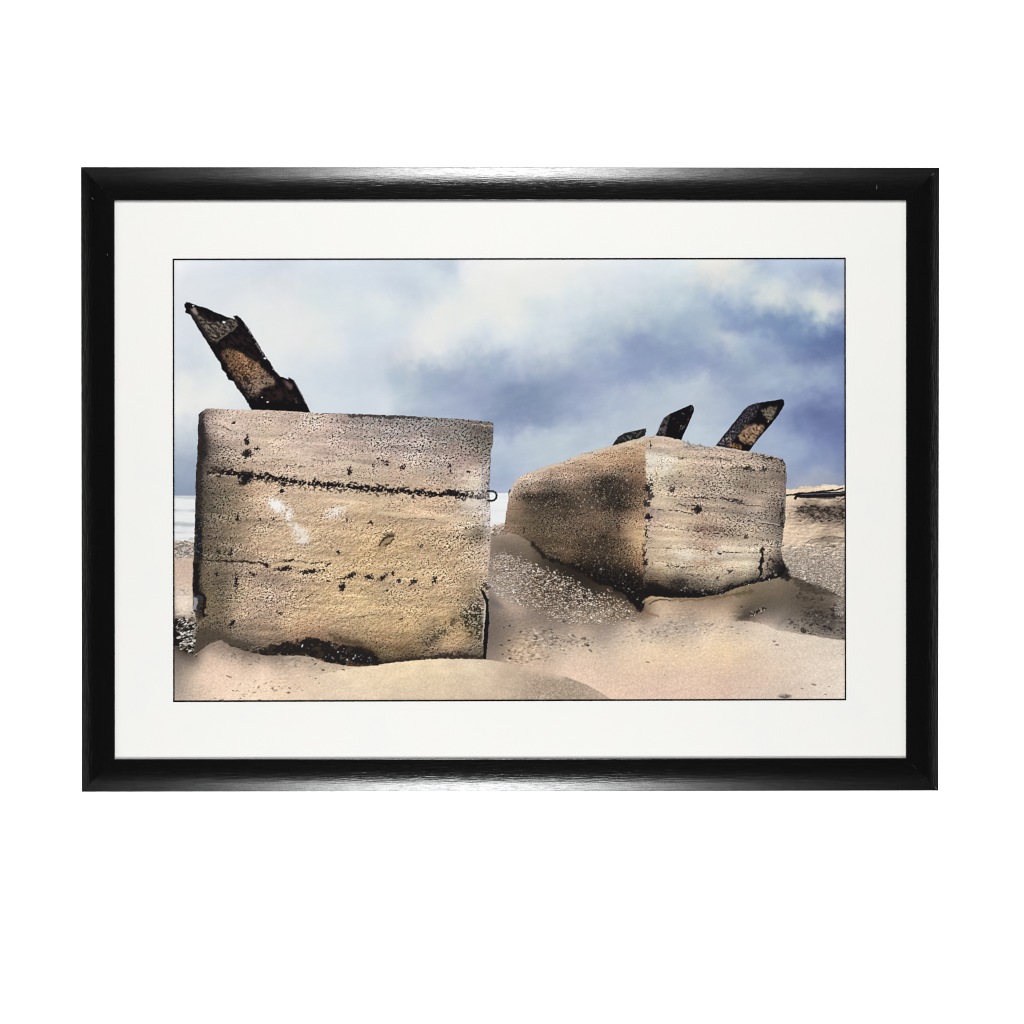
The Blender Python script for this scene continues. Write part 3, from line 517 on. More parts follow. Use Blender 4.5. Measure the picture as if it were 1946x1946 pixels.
def paint_block_one(img):
    over(img, poly('A 690 1250, 1150 1260, 1190 1345, 690 1330', .5), (12, 10, 14))
    m = poly('''D 310 70, 285 90, 250 125, 246 200, 243 300, 236 500, 228 600, 225 700, 222 900, 216 1100, 208 1300, 203 1380, H 200 300, 200 450, 203 560, 230 640, 235 760,
      215 880, 205 945, 270 900, 330 860, 430 815, 520 868, 640 905, 800 945, 1100 945, 1200 960, 1300 1000, 1400 1018, 1560 1040, 1750 1030,
      I 350 1018, 520 1000, 700 985, 850 974, 1100 976, 1242 980, 1250 870, 1265 780, 1268 640, 1265 480, 1262 350, 1260 250, 1278 100,
      E 1280 1200, 1278 1050, 1280 900, 1275 800, 1272 700, 1280 600, 1285 430, 1303 350, 1304 185, 1200 172, 1100 162, 900 148, 700 138, 500 128, 250 118, 0 110, D 1180 106, 1000 92, 680 80''', .7, .35)
    stone(img, m, samples(B1), 4.0, 1.0, .58, .35, scale=.62, ax=1.3, rot=-18, gain=.985, sat=.84, tg=1.04, hue=(1.01, .99, 1.0), crust=.075 * sstep(930, 1010, YY) + .03)
    S = lambda mk, c, a=1.0: over(img, mk * m, c, a)
    # pale horizontal board traces
    for s, w_, c, a in (('D 690 84, 900 88, 1170 102', 1.2, (226, 208, 188), .8), ('E 1130 200, 1300 214', 1.6, (205, 188, 168), .8), ('D 1380 530, 1500 522, 1690 550', 2.4, (214, 200, 176), .6),
                        ('E 350 930, 600 970, 850 990, 1200 1010', 3.5, (220, 198, 164), .6), ('D 700 480, 900 470, 1180 500', 3.0, (218, 200, 176), .5), ('H 870 190, 1050 180, 1240 225', 3.0, (216, 188, 150), .8),
                        ('I 820 310, 700 290, 500 260, 200 240', 3.0, (214, 184, 138), .6), ('E 1283 1000, 1286 1180, I 1282 60, 1270 200, 1266 300', 2.2, (206, 186, 170), .6)):
        S(line(s, w_, 1.4, .8), c, a)
    for s, w_, a in (('E 600 985, 700 990, 820 994', .8, .7), ('D 700 515, 850 510, 950 490', .8, .5), ('D 1180 490, 1300 510, 1450 505', .8, .5), ('E 1140 196, 1290 210', .9, .6),
                     ('H 600 655, 700 640, 760 620', 1.2, .6), ('D 380 205, 450 212, 520 260', 1.0, .7), ('E 330 475, 400 510, 430 520', 1.5, .9), ('I 520 645, 560 635', 1.4, .8),
                     ('H 1440 640, 1600 620, 1750 600', .8, .35), ('I 130 630, 300 610', .8, .35), ('I 330 605, 550 590', .7, .3)):
        S(crackline(s, w_), (40, 32, 30), a)
    # dark top edge
    S(line('D 1500 122, 1600 135, 1720 130, 1850 140, E 500 135, 700 150', 2.6, 1.6, 1.2), (46, 42, 42), .75)
    # the main crack: a ragged row of black hollows
    crack = 'D 370 596, 430 602, 560 612, 640 640, 720 630, 820 640, 980 662, 1100 684, 1250 700, 1400 716, 1550 722, 1700 740, 1850 745, E 440 752, 550 762, 640 776, 760 776, 850 790, 950 780, 1060 800, 1150 802, 1260 806'
    cw = line(crack, 10.5, 3.5, .5)
    thin = 1 - .5 * sstep(868, 905, XX)
    k = bandnoise(1.6, 6, 1.5, 1)
    cl = line(crack, 4.3, 1.4, 1.8) * thin
    lip = np.clip(np.roll(cl, 4, 0) - cl, 0, 1); S(lip * sstep(-.6, .6, NF), (226, 206, 178), .6)
    S(np.clip(cl * 1.35 - .25 * (k > .9), 0, 1), (18, 14, 18), .96)
    S(cw * sstep(.65, 1.1, k), (24, 19, 20), .8)
    S(sstep(.85, 1.4, bandnoise(.9, 3, 1.5, 1, -20)) * line(crack, 6.5, 2, 0), (196, 178, 156), .85)
    S(line('D 700 655, 900 690, 1200 735, 1600 770, 1900 790', 4.5, 3, 1.5) * sstep(.2, .9, bandnoise(1.3, 5)), (60, 48, 36), .7)
    S(line('D 620 520, 750 512, 1000 540, 1300 570', 2, 2, 1.5) * sstep(.5, 1.2, bandnoise(1.2, 5)), (60, 48, 40), .7)
    for z, x, y, rx, ry, rot in (('D', 650, 345, 22, 30, 0), ('D', 652, 445, 42, 34, 0), ('D', 650, 300, 8, 26, 0), ('D', 655, 630, 46, 46, 20), ('D', 630, 685, 60, 26, -20), ('D', 540, 188, 17, 12, 0), ('D', 945, 765, 24, 15, 20),
                                 ('D', 960, 700, 20, 18, 0), ('D', 735, 405, 22, 14, 0), ('D', 1700, 545, 11, 20, 0), ('D', 1815, 522, 16, 14, 0), ('D', 1415, 1265, 16, 18, 60), ('E', 700, 1213, 18, 11, 0),
                                 ('D', 1505, 600, 22, 36, 0), ('E', 950, 590, 14, 18, 0), ('E', 1098, 596, 18, 10, 0), ('E', 550, 560, 26, 14, -30), ('E', 690, 425, 14, 10, 0), ('E', 945, 548, 20, 12, -30), ('E', 960, 770, 60, 26, 8),
                                 ('D', 575, 980, 16, 22, 0), ('D', 875, 990, 18, 9, -30), ('D', 765, 990, 10, 18, 0), ('E', 285, 1020, 14, 12, 0), ('E', 85, 1000, 12, 16, 0),
                                 ('H', 970, 222, 76, 20, -4), ('H', 1170, 246, 82, 22, -6), ('H', 1525, 274, 48, 20, -22), ('H', 1668, 292, 42, 22, 22), ('H', 1785, 292, 50, 18, -35), ('H', 1870, 262, 18, 16, 0),
                                 ('I', 520, 317, 18, 15, 0), ('I', 638, 330, 36, 24, -25), ('I', 810, 315, 20, 34, 20), ('H', 1325, 185, 22, 10, -20), ('H', 1015, 152, 44, 8, -14), ('H', 1235, 172, 50, 9, -8), ('H', 1300, 235, 16, 16, -40), ('H', 1450, 303, 50, 6, -10),
                                 ('H', 565, 340, 13, 70, 0), ('H', 402, 266, 10, 22, 0), ('H', 1448, 375, 22, 44, 10), ('H', 925, 592, 26, 16, 30), ('H', 518, 90, 14, 34, 10), ('H', 410, 90, 12, 26, 0), ('H', 1180, 440, 24, 6, -35),
                                 ('H', 700, 265, 30, 10, 40), ('H', 530, 680, 16, 36, 30), ('I', 420, 405, 8, 10, 0), ('I', 850, 95, 22, 10, -30), ('H', 1330, 330, 22, 8, 0), ('I', 1115, 1240, 1, 1, 0), ('H', 820, 190, 16, 22, -20)):
        S(blob(z, x, y, rx, ry, rot, .4, 1.0), (22, 18, 22), .92)
    S(line('H 240 142, 400 156, 620 160, 760 172, 830 196', 1.5, 1.0, 1.2), (30, 24, 26), .85)
    S(line('H 900 165, 1000 150, 1150 160', 1.0, 1.0, 1.0), (60, 46, 44), .7)
    S(blob('D', 395, 590, 46, 24, 10, .4), (70, 56, 50), .7)
    # fossil-like mark
    S(blob('E', 400, 1185, 82, 30, -45, .9, .5), (96, 78, 54), .6)
    S(line('E 352 1215, 385 1160, 430 1135, 462 1132', 2.0, 1.8, .8), (38, 31, 26), .8)
    S(line('E 408 1208, 440 1188, 472 1158', 1.8, 1.8, .8), (38, 31, 26), .75)
    S(line('E 368 1222, 400 1185, 450 1150', 1.6, 1.0, .3), (166, 142, 104), .8)
    S(line('E 400 1110, 480 1120', 1.4, 1.4, 1.2), (60, 48, 36), .6)
    # chalky patches
    for x, y, rx, ry, rot, a in ((905, 880, 95, 55, 30, .9), (985, 940, 60, 50, 50, .75), (1030, 1040, 90, 30, 30, .35), (1110, 1130, 75, 70, 10, .55), (1395, 940, 80, 40, -15, .85), (1390, 935, 44, 26, 0, .8), (1080, 1070, 70, 30, 30, .7), (1130, 1165, 60, 36, 0, .6)):
        S(blob('D', x, y, rx, ry, rot, .7, 1.4) * sstep(-1.9, .2, N1 + .6 * N3), (238, 234, 226), a)
    S(blob('D', 900, 880, 60, 36, 30, .6, 1.2), (246, 246, 244), .7)
    S(blob('D', 1000, 968, 26, 24, 0, .6, 1.0), (244, 246, 246), .7)
    S(blob('E', 1130, 855, 80, 40, 5, .6, 1.6), (224, 212, 196), .8)
    S(blob('E', 1150, 700, 60, 50, 0, .7, 1.8), (222, 206, 184), .7)
    S(poly('E 1195 560, 1270 480, 1275 760, 1270 1050, 1230 1060, 1210 900, 1190 700', 3, 1.6) * sstep(.0, .9, N1), (214, 208, 206), .55)
    # darker weathered margin and eroded left edge
    S(blur(line('D 250 330, 250 700, 240 1000, H 240 200, 250 620', 16, 10, 2), 5) * sstep(-1.2, .7, NF + .5 * N3), (62, 53, 43), .55)
    S(blur(line('H 420 100, 450 350, 430 600', 8, 8, 2), 4) * sstep(-.8, .9, NF + .5 * N3), (84, 73, 58), .45)
    le = line('D 262 120, 262 250, 262 400, 256 560, 248 760, 244 960, 245 1150, 240 1330, H 235 180, 232 330, 250 440, 252 600', 8.0, 4.0, 2.0)
    S(le, (28, 25, 26), .62)
    S(line('D 268 230, 300 330, 290 480', 7, 5, 1.5), (34, 30, 30), .55)
    S(line('D 243 1000, 250 1180, 255 1290, H 240 90', 5.5, 2.0, 1.4), (24, 24, 30), .85)
    S(line('D 243 1000, 250 1180, 255 1290, H 240 90', 5.5, 2.0, 1.4) * sstep(.6, 1.2, N1), (96, 104, 116), .6)
    S(poly('H 205 430, 290 430, 305 470, 250 470, 240 600, 205 600', 1, 1.5), (52, 54, 58), .7)
    S(poly('H 205 455, 240 465, 245 560, 205 570', 1.5, 1.5), (176, 176, 180), .75)
    S(line('H 205 425, 260 420, 300 450, 300 500, 285 560, 300 610', 3.4, 1.6, 1.6), (18, 16, 18), .9)
    S(line('H 222 190, 235 300, 228 400', 5, 2, 1.4), (18, 16, 16), .85)
    # bottom: shaded foot of the block
    foot = poly('H 230 740, 300 700, 420 740, 520 790, 700 850, 640 905, 520 868, 430 815, 330 860, 270 900, 205 945, 210 850', 5, 2)
    S(foot, (74, 64, 52), .7)
    sh = poly('H 690 915, 780 875, 950 845, 1150 805, 1300 822, 1400 852, 1550 862, 1700 905, 1760 980, 1830 1012, 1700 1032, 1500 1012, 1350 1018, 1250 985, 1150 945, 950 945, 750 945', 3.5, 1.8)
    sh = sstep(.34, .66, blur(sh, 3.0) + .21 * fbm(4, 4, 1.8, 1.0, 12, .7)) * (blur(sh, 3.0) > .05) ; S(sh, (22, 19, 19), .92); S(blur(sh, 7) * (1 - sh) * sstep(-.8, .6, NF), (62, 48, 36), .9); S(sh * sstep(.5, 1.3, fbm(5, 3, 1.6, 1, -15)), (66, 54, 42), .6)
    S(poly('H 1330 760, 1600 830, 1760 920, 1700 930, 1500 850, 1380 830', 5, 1.5), (60, 48, 36), .6)
    shells(img, poly('H 1300 800, 1500 900, 1700 960, 1760 1010, 1650 1010, 1400 980, 1290 970, 1340 900', 3, 1) , 46, 1.2, .9, 0, [(214, 220, 224), (120, 130, 136), (170, 160, 150)], .35, None, 31, .85)
    shells(img, poly('H 750 900, 1100 830, 1300 860, 1200 930, 800 930', 3, 1) , 60, 1.6, .8, 0, [(70, 66, 60), (50, 44, 42), (90, 84, 76)], .35, None, 32, .7)
    S(blob('H', 1115, 855, 9, 12, 0), (226, 230, 230))
    S(line('I 300 1010, 420 1000, 560 985, 720 965, 900 950, 1230 955', 3.2, 3.0, 1.4), (36, 30, 26), .75)
    S(line('H 470 850, 560 880, 640 905, 720 925, 800 938', 3.5, 3.5, 1.8) * sstep(-.9, .5, NF), (38, 32, 28), .85)
    S(blur(line('H 640 890, 900 900, 1200 950, 1500 1010, 1750 1025', 6, 4, 1), 2) * sstep(-.3, .8, NF), (34, 28, 24), .7)
    # the black slot and pitted corner at the right foot
    S(poly('I 1060 560, 1180 470, 1220 520, 1215 830, 1080 760, 1050 660', 5, 2) * sstep(-.3, .6, N1), (34, 30, 26), .75)
    S(line('I 760 850, 850 770, 950 700, 1030 620', 3.2, 3, 1.8) * sstep(-.6, .4, N1), (54, 44, 34), .7)
    S(poly('I 850 930, 1000 900, 1090 930, 1100 970, 850 970', 3, 1.5) * sstep(-.5, .6, N1), (44, 34, 32), .6)
    S(line('I 1235 480, 1228 700, 1222 840', 1.5, .8, .5), (206, 196, 180), .75)
    over(img, poly('I 1192 392, 1225 408, 1265 480, 1269 640, 1263 780, 1252 860, 1246 978, 1222 978, 1220 850, 1230 700, 1242 600, 1237 490, 1215 440', .8, .5), (16, 14, 18), .97)
    over(img, blob('I', 1235, 365, 32, 26, 30, .5, 1.4), (54, 44, 40), .7)
    # wire eye on the right side
    over(img, line('E 1258 758, 1300 758, 1322 770, 1332 792, 1328 818, 1312 834, 1290 840, 1258 836', 1.9, .7), (28, 34, 32))
    over(img, line('E 1278 754, 1300 754, 1318 764', .7, .5), (110, 120, 116), .7)

def paint_block_two(img):
    L = poly('''F 245 1100, 262 1000, 275 900, 292 790, 318 720, 365 650, 480 598, 600 553, 750 508, 900 448, 1100 395, 1250 352, 1400 318, 1520 290, 1480 420, 1450 600, 1462 800, 1440 950, 1432 1100, 1428 1400,
       J 1420 200, 1412 400, 1400 560, 1360 562, 1320 505, 1250 432, 1150 372, 1000 322, 900 246, 760 192, 620 142, 560 82, 470 10, F 570 1290, 500 1210, 420 1150, 330 1112''', .8, .5)
    over(img, line('F 303 750, 294 775, 296 800', 1.6, .7), (46, 50, 52))
    stone(img, L, samples(B2L), 4.0, 1.0, .28, 1.0, scale=.6, sat=.76, tg=1.28, gain=.96, hue=(1.015, .99, .975), crust=.05 + 0 * YY)
    # pale crest
    over(img, line('F 300 780, 340 690, 400 640, 500 600, 620 560, 760 520, 900 470, 1100 410, 1250 366, 1400 335, 1500 310', 3.5, 3.5, 1.6) * L, (216, 202, 184), .75)
    over(img, poly('F 400 690, 470 640, 620 600, 560 650, 480 700', 4, 2) * L, (222, 210, 194), .5)
    shells(img, L * blur(poly('F 400 780, 700 740, 1100 620, 1420 560, 1420 900, 900 900, 500 880', 10, 1), 5), 420, 1.0, .8, 60, [(206, 192, 172), (180, 158, 134), (230, 222, 210)], .35, None, 41, .5)
    shells(img, L * blur(poly('F 680 920, 1200 900, 1250 1380, J 1300 300, 1000 280, 700 130, F 600 1150', 10, 1), 5), 560, 1.0, .7, 80, [(190, 164, 134), (160, 132, 104), (214, 196, 172)], .35, None, 42, .45)
    for x, y, rx, ry in ((415, 1080, 10, 22), (1200, 1050, 14, 36), (1070, 1140, 28, 16), (760, 980, 14, 20), (460, 800, 70, 18), (640, 800, 100, 22), (1100, 670, 90, 30), (1230, 880, 110, 30)):
        over(img, blob('F', x, y, rx * 1.15, ry * 1.25, -8, .95, .5) * L * sstep(-.5, .5, NF + .4 * N1), (34, 26, 22), .85)
    over(img, line('F 1150 660, 1260 700, 1330 740, 1230 770, 1050 790', 1.2, 1, 1), (50, 40, 34), .6)
    over(img, line('F 860 958, 930 940', 1.0, .7, .5), (34, 28, 26), .8)
    # dark footing line
    ft = line('F 500 1200, 570 1285, 650 1345, J 620 130, 760 182, 900 236, 1000 310, 1150 360, 1260 425, 1340 500, 1385 560', 3.6, 3.0, 1.6)
    over(img, ft, (24, 20, 18), .85)
    over(img, poly('J 900 200, 1100 230, 1250 250, 1415 290, 1412 560, 1370 570, 1320 510, 1240 440, 1130 380, 980 320', 8, 2) , (24, 21, 20), .45)
    shells(img, L * poly('J 600 90, 900 180, 1200 260, 1400 300, 1390 520, 1200 380, 900 240, 620 140', 3, 1), 130, 1.2, .7, 20, [(140, 130, 118), (90, 80, 72), (190, 190, 190)], .35, None, 43, .6)
    R = poly('''G 225 402, 292 386, 400 400, 500 420, 560 448, 640 462, 720 474, 800 476, 900 492, 1060 516, 1150 530, 1250 552, 1345 578, 1372 620, 1380 700, 1374 900, 1366 1100, 1352 1200, 1338 1310,
       K 1335 60, 1350 150, 1380 220, 1330 290, 1240 318, 1150 335, 950 382, 850 432, 650 462, 430 466, 250 448, 205 470, 190 540, 172 560, 188 300, 195 100, G 200 1300, 198 1150, 205 1000, 212 800, 208 700, 200 500''', .8, .45)
    stone(img, R, samples(B2R), 4.0, .85, .72, .3, scale=.52, ax=1.7, rot=5, sat=.88, gain=1.0, tg=1.1, layer=.042, band=4.0, hue=(1.0, .995, .985), crust=.03 + 0 * YY)
    S = lambda mk, c, a=1.0: over(img, mk * np.clip(R + L, 0, 1), c, a)
    # chalk bloom by the arris
    S(poly('G 225 520, 320 540, 300 640, 260 740, 215 660', 4, 2) * sstep(-.8, .6, N1 + N3), (226, 218, 206), .75)
    S(poly('G 370 600, 440 600, 380 700, 300 790, 330 700', 3, 1.5) * sstep(-.8, .4, N1 + N3), (228, 220, 206), .6)
    S(poly('K 400 60, 700 120, 980 80, 700 140, 520 130', 4, 2), (228, 218, 200), .7)
    S(line('G 292 392, 400 405, 490 428, 540 470', 2.0, 1.5, 1.2), (222, 206, 188), .7)
    shells(img, poly('G 495 425, 560 440, 640 458, 740 470, 740 485, 600 480, 520 470', 1.5, 1.5), 60, 1.7, 1.1, 5, [(206, 206, 202), (180, 180, 178), (220, 216, 208), (110, 112, 114)], .35, (130, 128, 126), 44, .7)
    S(line('G 800 480, 950 502, 1060 522', 1.3, 1.0, .6), (226, 206, 184), .7)
    # board lines
    for s, w_, a in (('G 600 898, 720 904, 850 905, 950 940, 1050 962', 1.5, .9), ('G 1050 962, 1120 965, 1200 975, 1250 985', 1.0, .8), ('G 400 885, 520 900, 640 898', .8, .6), ('G 450 945, 520 962, 610 965', 1.4, .8), ('G 260 1002, 400 1004, 480 1012, 600 1040', 1.0, .75),
                     ('G 1000 1090, 1100 1098, 1200 1118, 1330 1138', 1.1, .8), ('G 850 1075, 950 1078, 1020 1095', .8, .6), ('G 210 1135, 330 1140, 450 1160, 560 1175', .9, .65), ('G 560 1160, 720 1160, 850 1170', 3.0, .4),
                     ('G 600 1178, 800 1200, 950 1212, 1050 1215', 1.4, .7), ('G 230 1322, 450 1322, 600 1325, 700 1338', .8, .55), ('G 680 1335, 800 1352, 960 1356', 1.4, .95), ('G 960 1356, 1150 1360', .8, .5),
                     ('K 368 196, 430 196, 505 206', 1.6, .9), ('K 520 206, 640 206', .9, .6), ('K 540 270, 610 274, 680 280', 1.2, .75), ('K 260 165, 330 155, 420 180', .8, .5), ('G 700 560, 900 590, 1000 650, 1100 670', 1.4, .4),
                     ('G 480 570, 540 575', 1.6, .8), ('G 1100 545, 1180 556, 1250 572', 2.2, .85), ('G 1200 560, 1300 582, 1360 600', 1.6, .6), ('G 900 655, 1000 650, 1080 665, 1200 680', 2.2, .5),
                     ('G 1180 1255, 1250 1265, 1320 1275', 1.2, .7), ('G 280 640, 300 720', .8, .5)):
        S(crackline(s, w_), (38, 30, 30), a)
    S(line('G 1090 1090, 1200 1108, 1320 1130', .8, .6, .3), (226, 214, 196), .7)
    S(line('G 1050 955, 1150 960, 1230 975', .8, .6, .3), (224, 206, 186), .6)
    S(line('G 700 1330, 850 1342, 960 1348', 1.4, 1.0, .3), (222, 206, 184), .6)
    S(poly('G 560 1150, 720 1150, 840 1160, 820 1180, 640 1175', 3, 1.5), (130, 100, 88), .45)
    S(poly('G 560 1290, 700 1290, 830 1290, 820 1330, 600 1330', 4, 2) * sstep(-.5, .5, N1), (150, 112, 98), .45)
    S(poly('K 520 170, 700 150, 840 120, 840 190, 650 195', 4, 2) * sstep(-.6, .5, N1), (160, 120, 96), .45)
    # holes and the dark chain on the arris
    for x, y, rx, ry, rot, a in ((635, 1000, 36, 34, 0, .95), (632, 990, 60, 44, 0, .45), (222, 1062, 32, 28, 0, .95), (210, 830, 34, 26, 0, .9), (240, 800, 28, 22, -30, .85), (240, 880, 28, 44, 0, .75), (215, 950, 34, 30, 0, .8), (240, 740, 22, 30, 0, .6),
                             (212, 1200, 12, 50, 0, .9), (200, 1360, 14, 26, 0, .85), (232, 1240, 30, 12, 20, .4), (248, 455, 10, 24, 10, .85), (430, 835, 28, 20, -40, .75), (700, 860, 20, 12, 0, .6), (1060, 660, 40, 16, 5, .7), (1190, 668, 26, 20, 0, .7), (960, 925, 60, 12, 8, .7),
                             (500, 700, 30, 10, 30, .5), (690, 760, 30, 20, 0, .5), (1340, 1020, 20, 40, 0, .7), (1340, 1120, 18, 30, 0, .7), (1360, 640, 14, 60, 0, .5), (1350, 590, 22, 10, 20, .8), (850, 990, 14, 12, 0, .7), (1180, 1030, 26, 14, 0, .5), (1300, 680, 40, 14, 10, .5), (820, 1365, 16, 12, 0, .9), (700, 1090, 8, 8, 0, .6), (1045, 1230, 14, 10, 0, .7), (900, 1170, 80, 20, 4, .4), (720, 790, 70, 14, 8, .35), (800, 840, 60, 12, 8, .35), (1000, 800, 80, 14, 6, .3), (1150, 850, 70, 12, 6, .35), (1280, 960, 60, 30, 6, .4)):
        if a < .7: S(blob('G', x, y, rx * 1.2, ry * 1.2, rot, .9, .5) * sstep(.1, .9, NF), (40, 32, 30), .85)
        else: S(blob('G', x, y, rx, ry, rot, .45, 1.6), (24, 20, 22), a)
    S(line('K 1178 42, 1172 90, 1176 140, 1164 200, 1166 250, 1158 305', 2.6, 1.2, 1.4), (20, 17, 18), .93)
    S(blob('K', 903, 242, 10, 26, 25), (50, 44, 40), .8)
    S(blob('K', 806, 300, 14, 22, -20), (50, 44, 40), .8)
    S(blob('K', 195, 165, 20, 30, 0, .5, 1.5), (24, 20, 20), .9)
    S(line('K 186 0, 190 100, 190 220, 184 300', 1.4, 1.2, 1.3), (60, 46, 38), .7)
    # dark foot
    S(line('K 190 420, 300 425, 450 430, 650 430, 800 420, 900 395, 1000 360, 1100 335, 1240 305, 1340 270', 4.6, 3.5, 2.0), (20, 17, 18), .93)
    S(blob('K', 480, 345, 80, 34, 15, .8, 2.5), (40, 34, 32), .7)
    S(poly('K 195 320, 300 350, 420 400, 420 460, 200 470, 180 560, 150 560', 5, 2), (22, 18, 18), .8)
    S(poly('K 1230 120, 1340 160, 1400 230, 1340 300, 1240 310, 1220 240', 5, 2) * sstep(-.8, .5, N1), (30, 26, 28), .75)
    over(img, poly('K 1330 190, 1390 210, 1420 270, 1400 310, 1330 300', 4, 1.5), (22, 20, 22), .85)
    over(img, line('K 1400 290, 1480 310, 1560 350, 1600 370', 1.4, 2.5, 1.4), (44, 38, 32), .6)
    shells(img, R * poly('K 400 290, 560 320, 900 340, 1100 300, 1280 220, 1330 260, 1100 360, 850 440, 500 420', 3, 1), 170, 1.2, .8, 10, [(160, 150, 138), (110, 100, 92), (206, 200, 190)], .35, None, 45, .7)
    S(blob('K', 1062, 356, 7, 7, 0, .4, .3), (222, 226, 226)); S(blob('K', 1236, 312, 6, 6, 0, .4, .3), (206, 210, 210))
    # sand drifted against the foot: a lit lip and a curved crease
    over(img, line('K 180 500, 205 480, 260 464, 340 464, 400 478', 1.6, 1.4, .4), (196, 172, 136), .75)
    over(img, line('K 232 522, 265 494, 320 478, 380 478, 410 490', 1.3, 1.0, .4), (86, 70, 50), .85)
    over(img, line('J 1430 560, 1470 600, 1540 612', 2.2, 2.2, .5), (128, 98, 70), .6)
    over(img, line('K 410 482, 600 478, 750 465, 900 440, 1100 400', 2.0, 2.5, 1.2), (96, 76, 54), .55)
    over(img, poly('K 920 430, 1020 395, 1120 390, 1100 430, 1000 455, 930 450', 4, 1.8), (86, 78, 50), .45)

def paint_beams(img):
    BK = (13, 10, 15)
    def mott(m, c, amp, c2=None, th=.3, sc=(1.2, 5), rot=0, ax=1):
        n = bandnoise(sc[0], sc[1], ax, 1, rot); base = (np.array(c) / 255.0) * (1 + amp * n)[..., None]
        m = blur(m, 1.3) * np.clip(1.0 + .35 * n, 0, 1)
        over(img, np.clip(m, 0, 1), base)
        if c2 is not None: over(img, m * sstep(th, th + .6, bandnoise(sc[0] * 1.3, sc[1] * 1.6, ax, 1, rot)), c2, .85)
    b = poly('''A 130 430, 150 410, 200 425, 215 432, 300 455, 390 495, 480 532, 552 552, 540 525, 568 520, 600 545, 650 610, 720 720, 810 860, 900 1000, 930 1030, 1004 1056, 1002 1036, 1040 1062, 1090 1150, 1140 1250, 1182 1336,
      900 1330, 690 1310, 640 1220, 560 1110, 540 1075, 500 1062, 478 1010, 442 970, 432 920, 390 860, 330 760, 250 640, 225 590, 180 515, 142 500, 136 485, 146 465, 134 455''', .8, .32)
    over(img, b, BK)
    over(img, b * blur(poly('A 200 480, 560 560, 620 620, 880 1000, 1010 1100, 1130 1300, 720 1290, 480 940', 4, 1), 3) * sstep(-.6, 1.2, bandnoise(1.6, 6, 2, 1, 50)), (40, 29, 25), .8)
    m = poly('A 180 470, 205 462, 240 482, 262 520, 330 570, 430 572, 556 556, 575 600, 520 650, 450 700, 395 742, 345 715, 290 620, 235 540', 2.0, 1.2) * b
    mott(m, (88, 79, 71), .26, (40, 35, 34), .45, (.9, 4), 35, 1.8)
    over(img, blur(poly('A 182 472, 206 466, 245 492, 235 520, 205 510', 1.5, .8), 1.2), (168, 148, 146), .8); over(img, b * line('A 190 500, 260 610, 340 720', 2.5, 2.5, 1) , (60, 54, 50), .4)
    over(img, line('A 395 740, 450 700, 520 652, 574 606', 1.6, 1.2, .8), (124, 112, 96), .6)
    m = poly('A 440 840, 480 800, 560 812, 640 865, 740 905, 800 970, 870 1040, 884 1082, 840 1118, 780 1140, 700 1190, 660 1150, 580 1060, 510 970, 460 900', 2.2, 1.4) * b
    fc, _ = field(samples('A 480 830 84 64 50, 560 860 124 92 68, 650 920 140 106 79, 720 960 130 99 75, 800 1010 104 84 70, 860 1070 110 92 78, 760 1110 132 110 94, 700 1060 104 84 70, 600 1000 108 80 58, 540 940 96 72 54'), 5)
    n = bandnoise(.8, 2.5, 1, 1, 30) + .6 * bandnoise(2.2, 6, 2, 1, 50)
    m = np.clip(blur(m, 2.4) * 1.15, 0, 1) ** 1.2 * np.clip(1 + .25 * n, .2, 1)
    over(img, np.clip(m, 0, 1), fc * np.clip(1 + .22 * n, .3, 1.5)[..., None])
    low = blur(poly('A 450 900, 520 960, 600 1060, 700 1130, 800 1120, 740 1190, 690 1240, 600 1120, 520 1010', 3, 1), 3)
    over(img, low * sstep(.2, 1.2, bandnoise(1.0, 3.5, 2.2, 1, 40)), (112, 98, 90), .75)
    over(img, poly('A 520 960, 600 1000, 700 1060, 760 1130, 690 1200, 620 1140, 560 1050', 4, 2) * sstep(-.4, .5, bandnoise(1.6, 6)) * b, (28, 24, 24), .8)
    over(img, poly('A 700 1050, 840 1030, 882 1080, 780 1140, 700 1150', 3, 1.5) * b * sstep(-.2, .8, bandnoise(1.4, 5)), (150, 124, 104), .7)
    over(img, line('A 620 1090, 670 1140, 700 1200', 3.5, 3, 1.6) * sstep(0, .8, N1) * b, (130, 120, 116), .55)
    over(img, poly('A 800 900, 900 1000, 890 1060, 800 980, 730 880', 4, 1), BK, .8)
    over(img, line('A 645 605, 690 680, 740 760, 800 860', 2.0, 1.4, .8) * sstep(.1, .8, N1), (146, 134, 136), .75)
    over(img, blur(poly('A 955 1060, 985 1070, 1030 1100, 1030 1140, 1010 1140, 975 1090', 1.6, .8), 1.2), (112, 92, 92), .8)
    over(img, blob('A', 915, 1180, 46, 30, 40, .9, 2) * b, (52, 36, 36), .7)
    over(img, blob('A', 1060, 1230, 12, 20, -30, .7, 1) * b, (80, 76, 80), .6)
    over(img, line('A 1040 1060, 1100 1160, 1176 1325', .8, .6, .3), (70, 62, 68), .7)
    for x, y, r in ((462, 578, 9), (805, 880, 9), (825, 1245, 6), (780, 1205, 4), (205, 442, 5), (875, 970, 4)):
        over(img, blob('A', x, y, r * 1.5, r * .8, 10, .3, .2), (236, 236, 238), .95)
    # small far beam
    b2 = poly('F 1150 388, 1175 345, 1205 308, 1255 276, 1340 255, 1436 236, 1440 262, 1422 298, 1390 316, 1250 355, 1170 382', .7, .4)
    over(img, b2, (30, 29, 30)); over(img, b2 * sstep(.9, 1.6, N1), (100, 96, 92), .6)
    over(img, poly('F 1210 310, 1250 292, 1240 330, 1200 345', 1.5, .5), (52, 50, 50), .8)
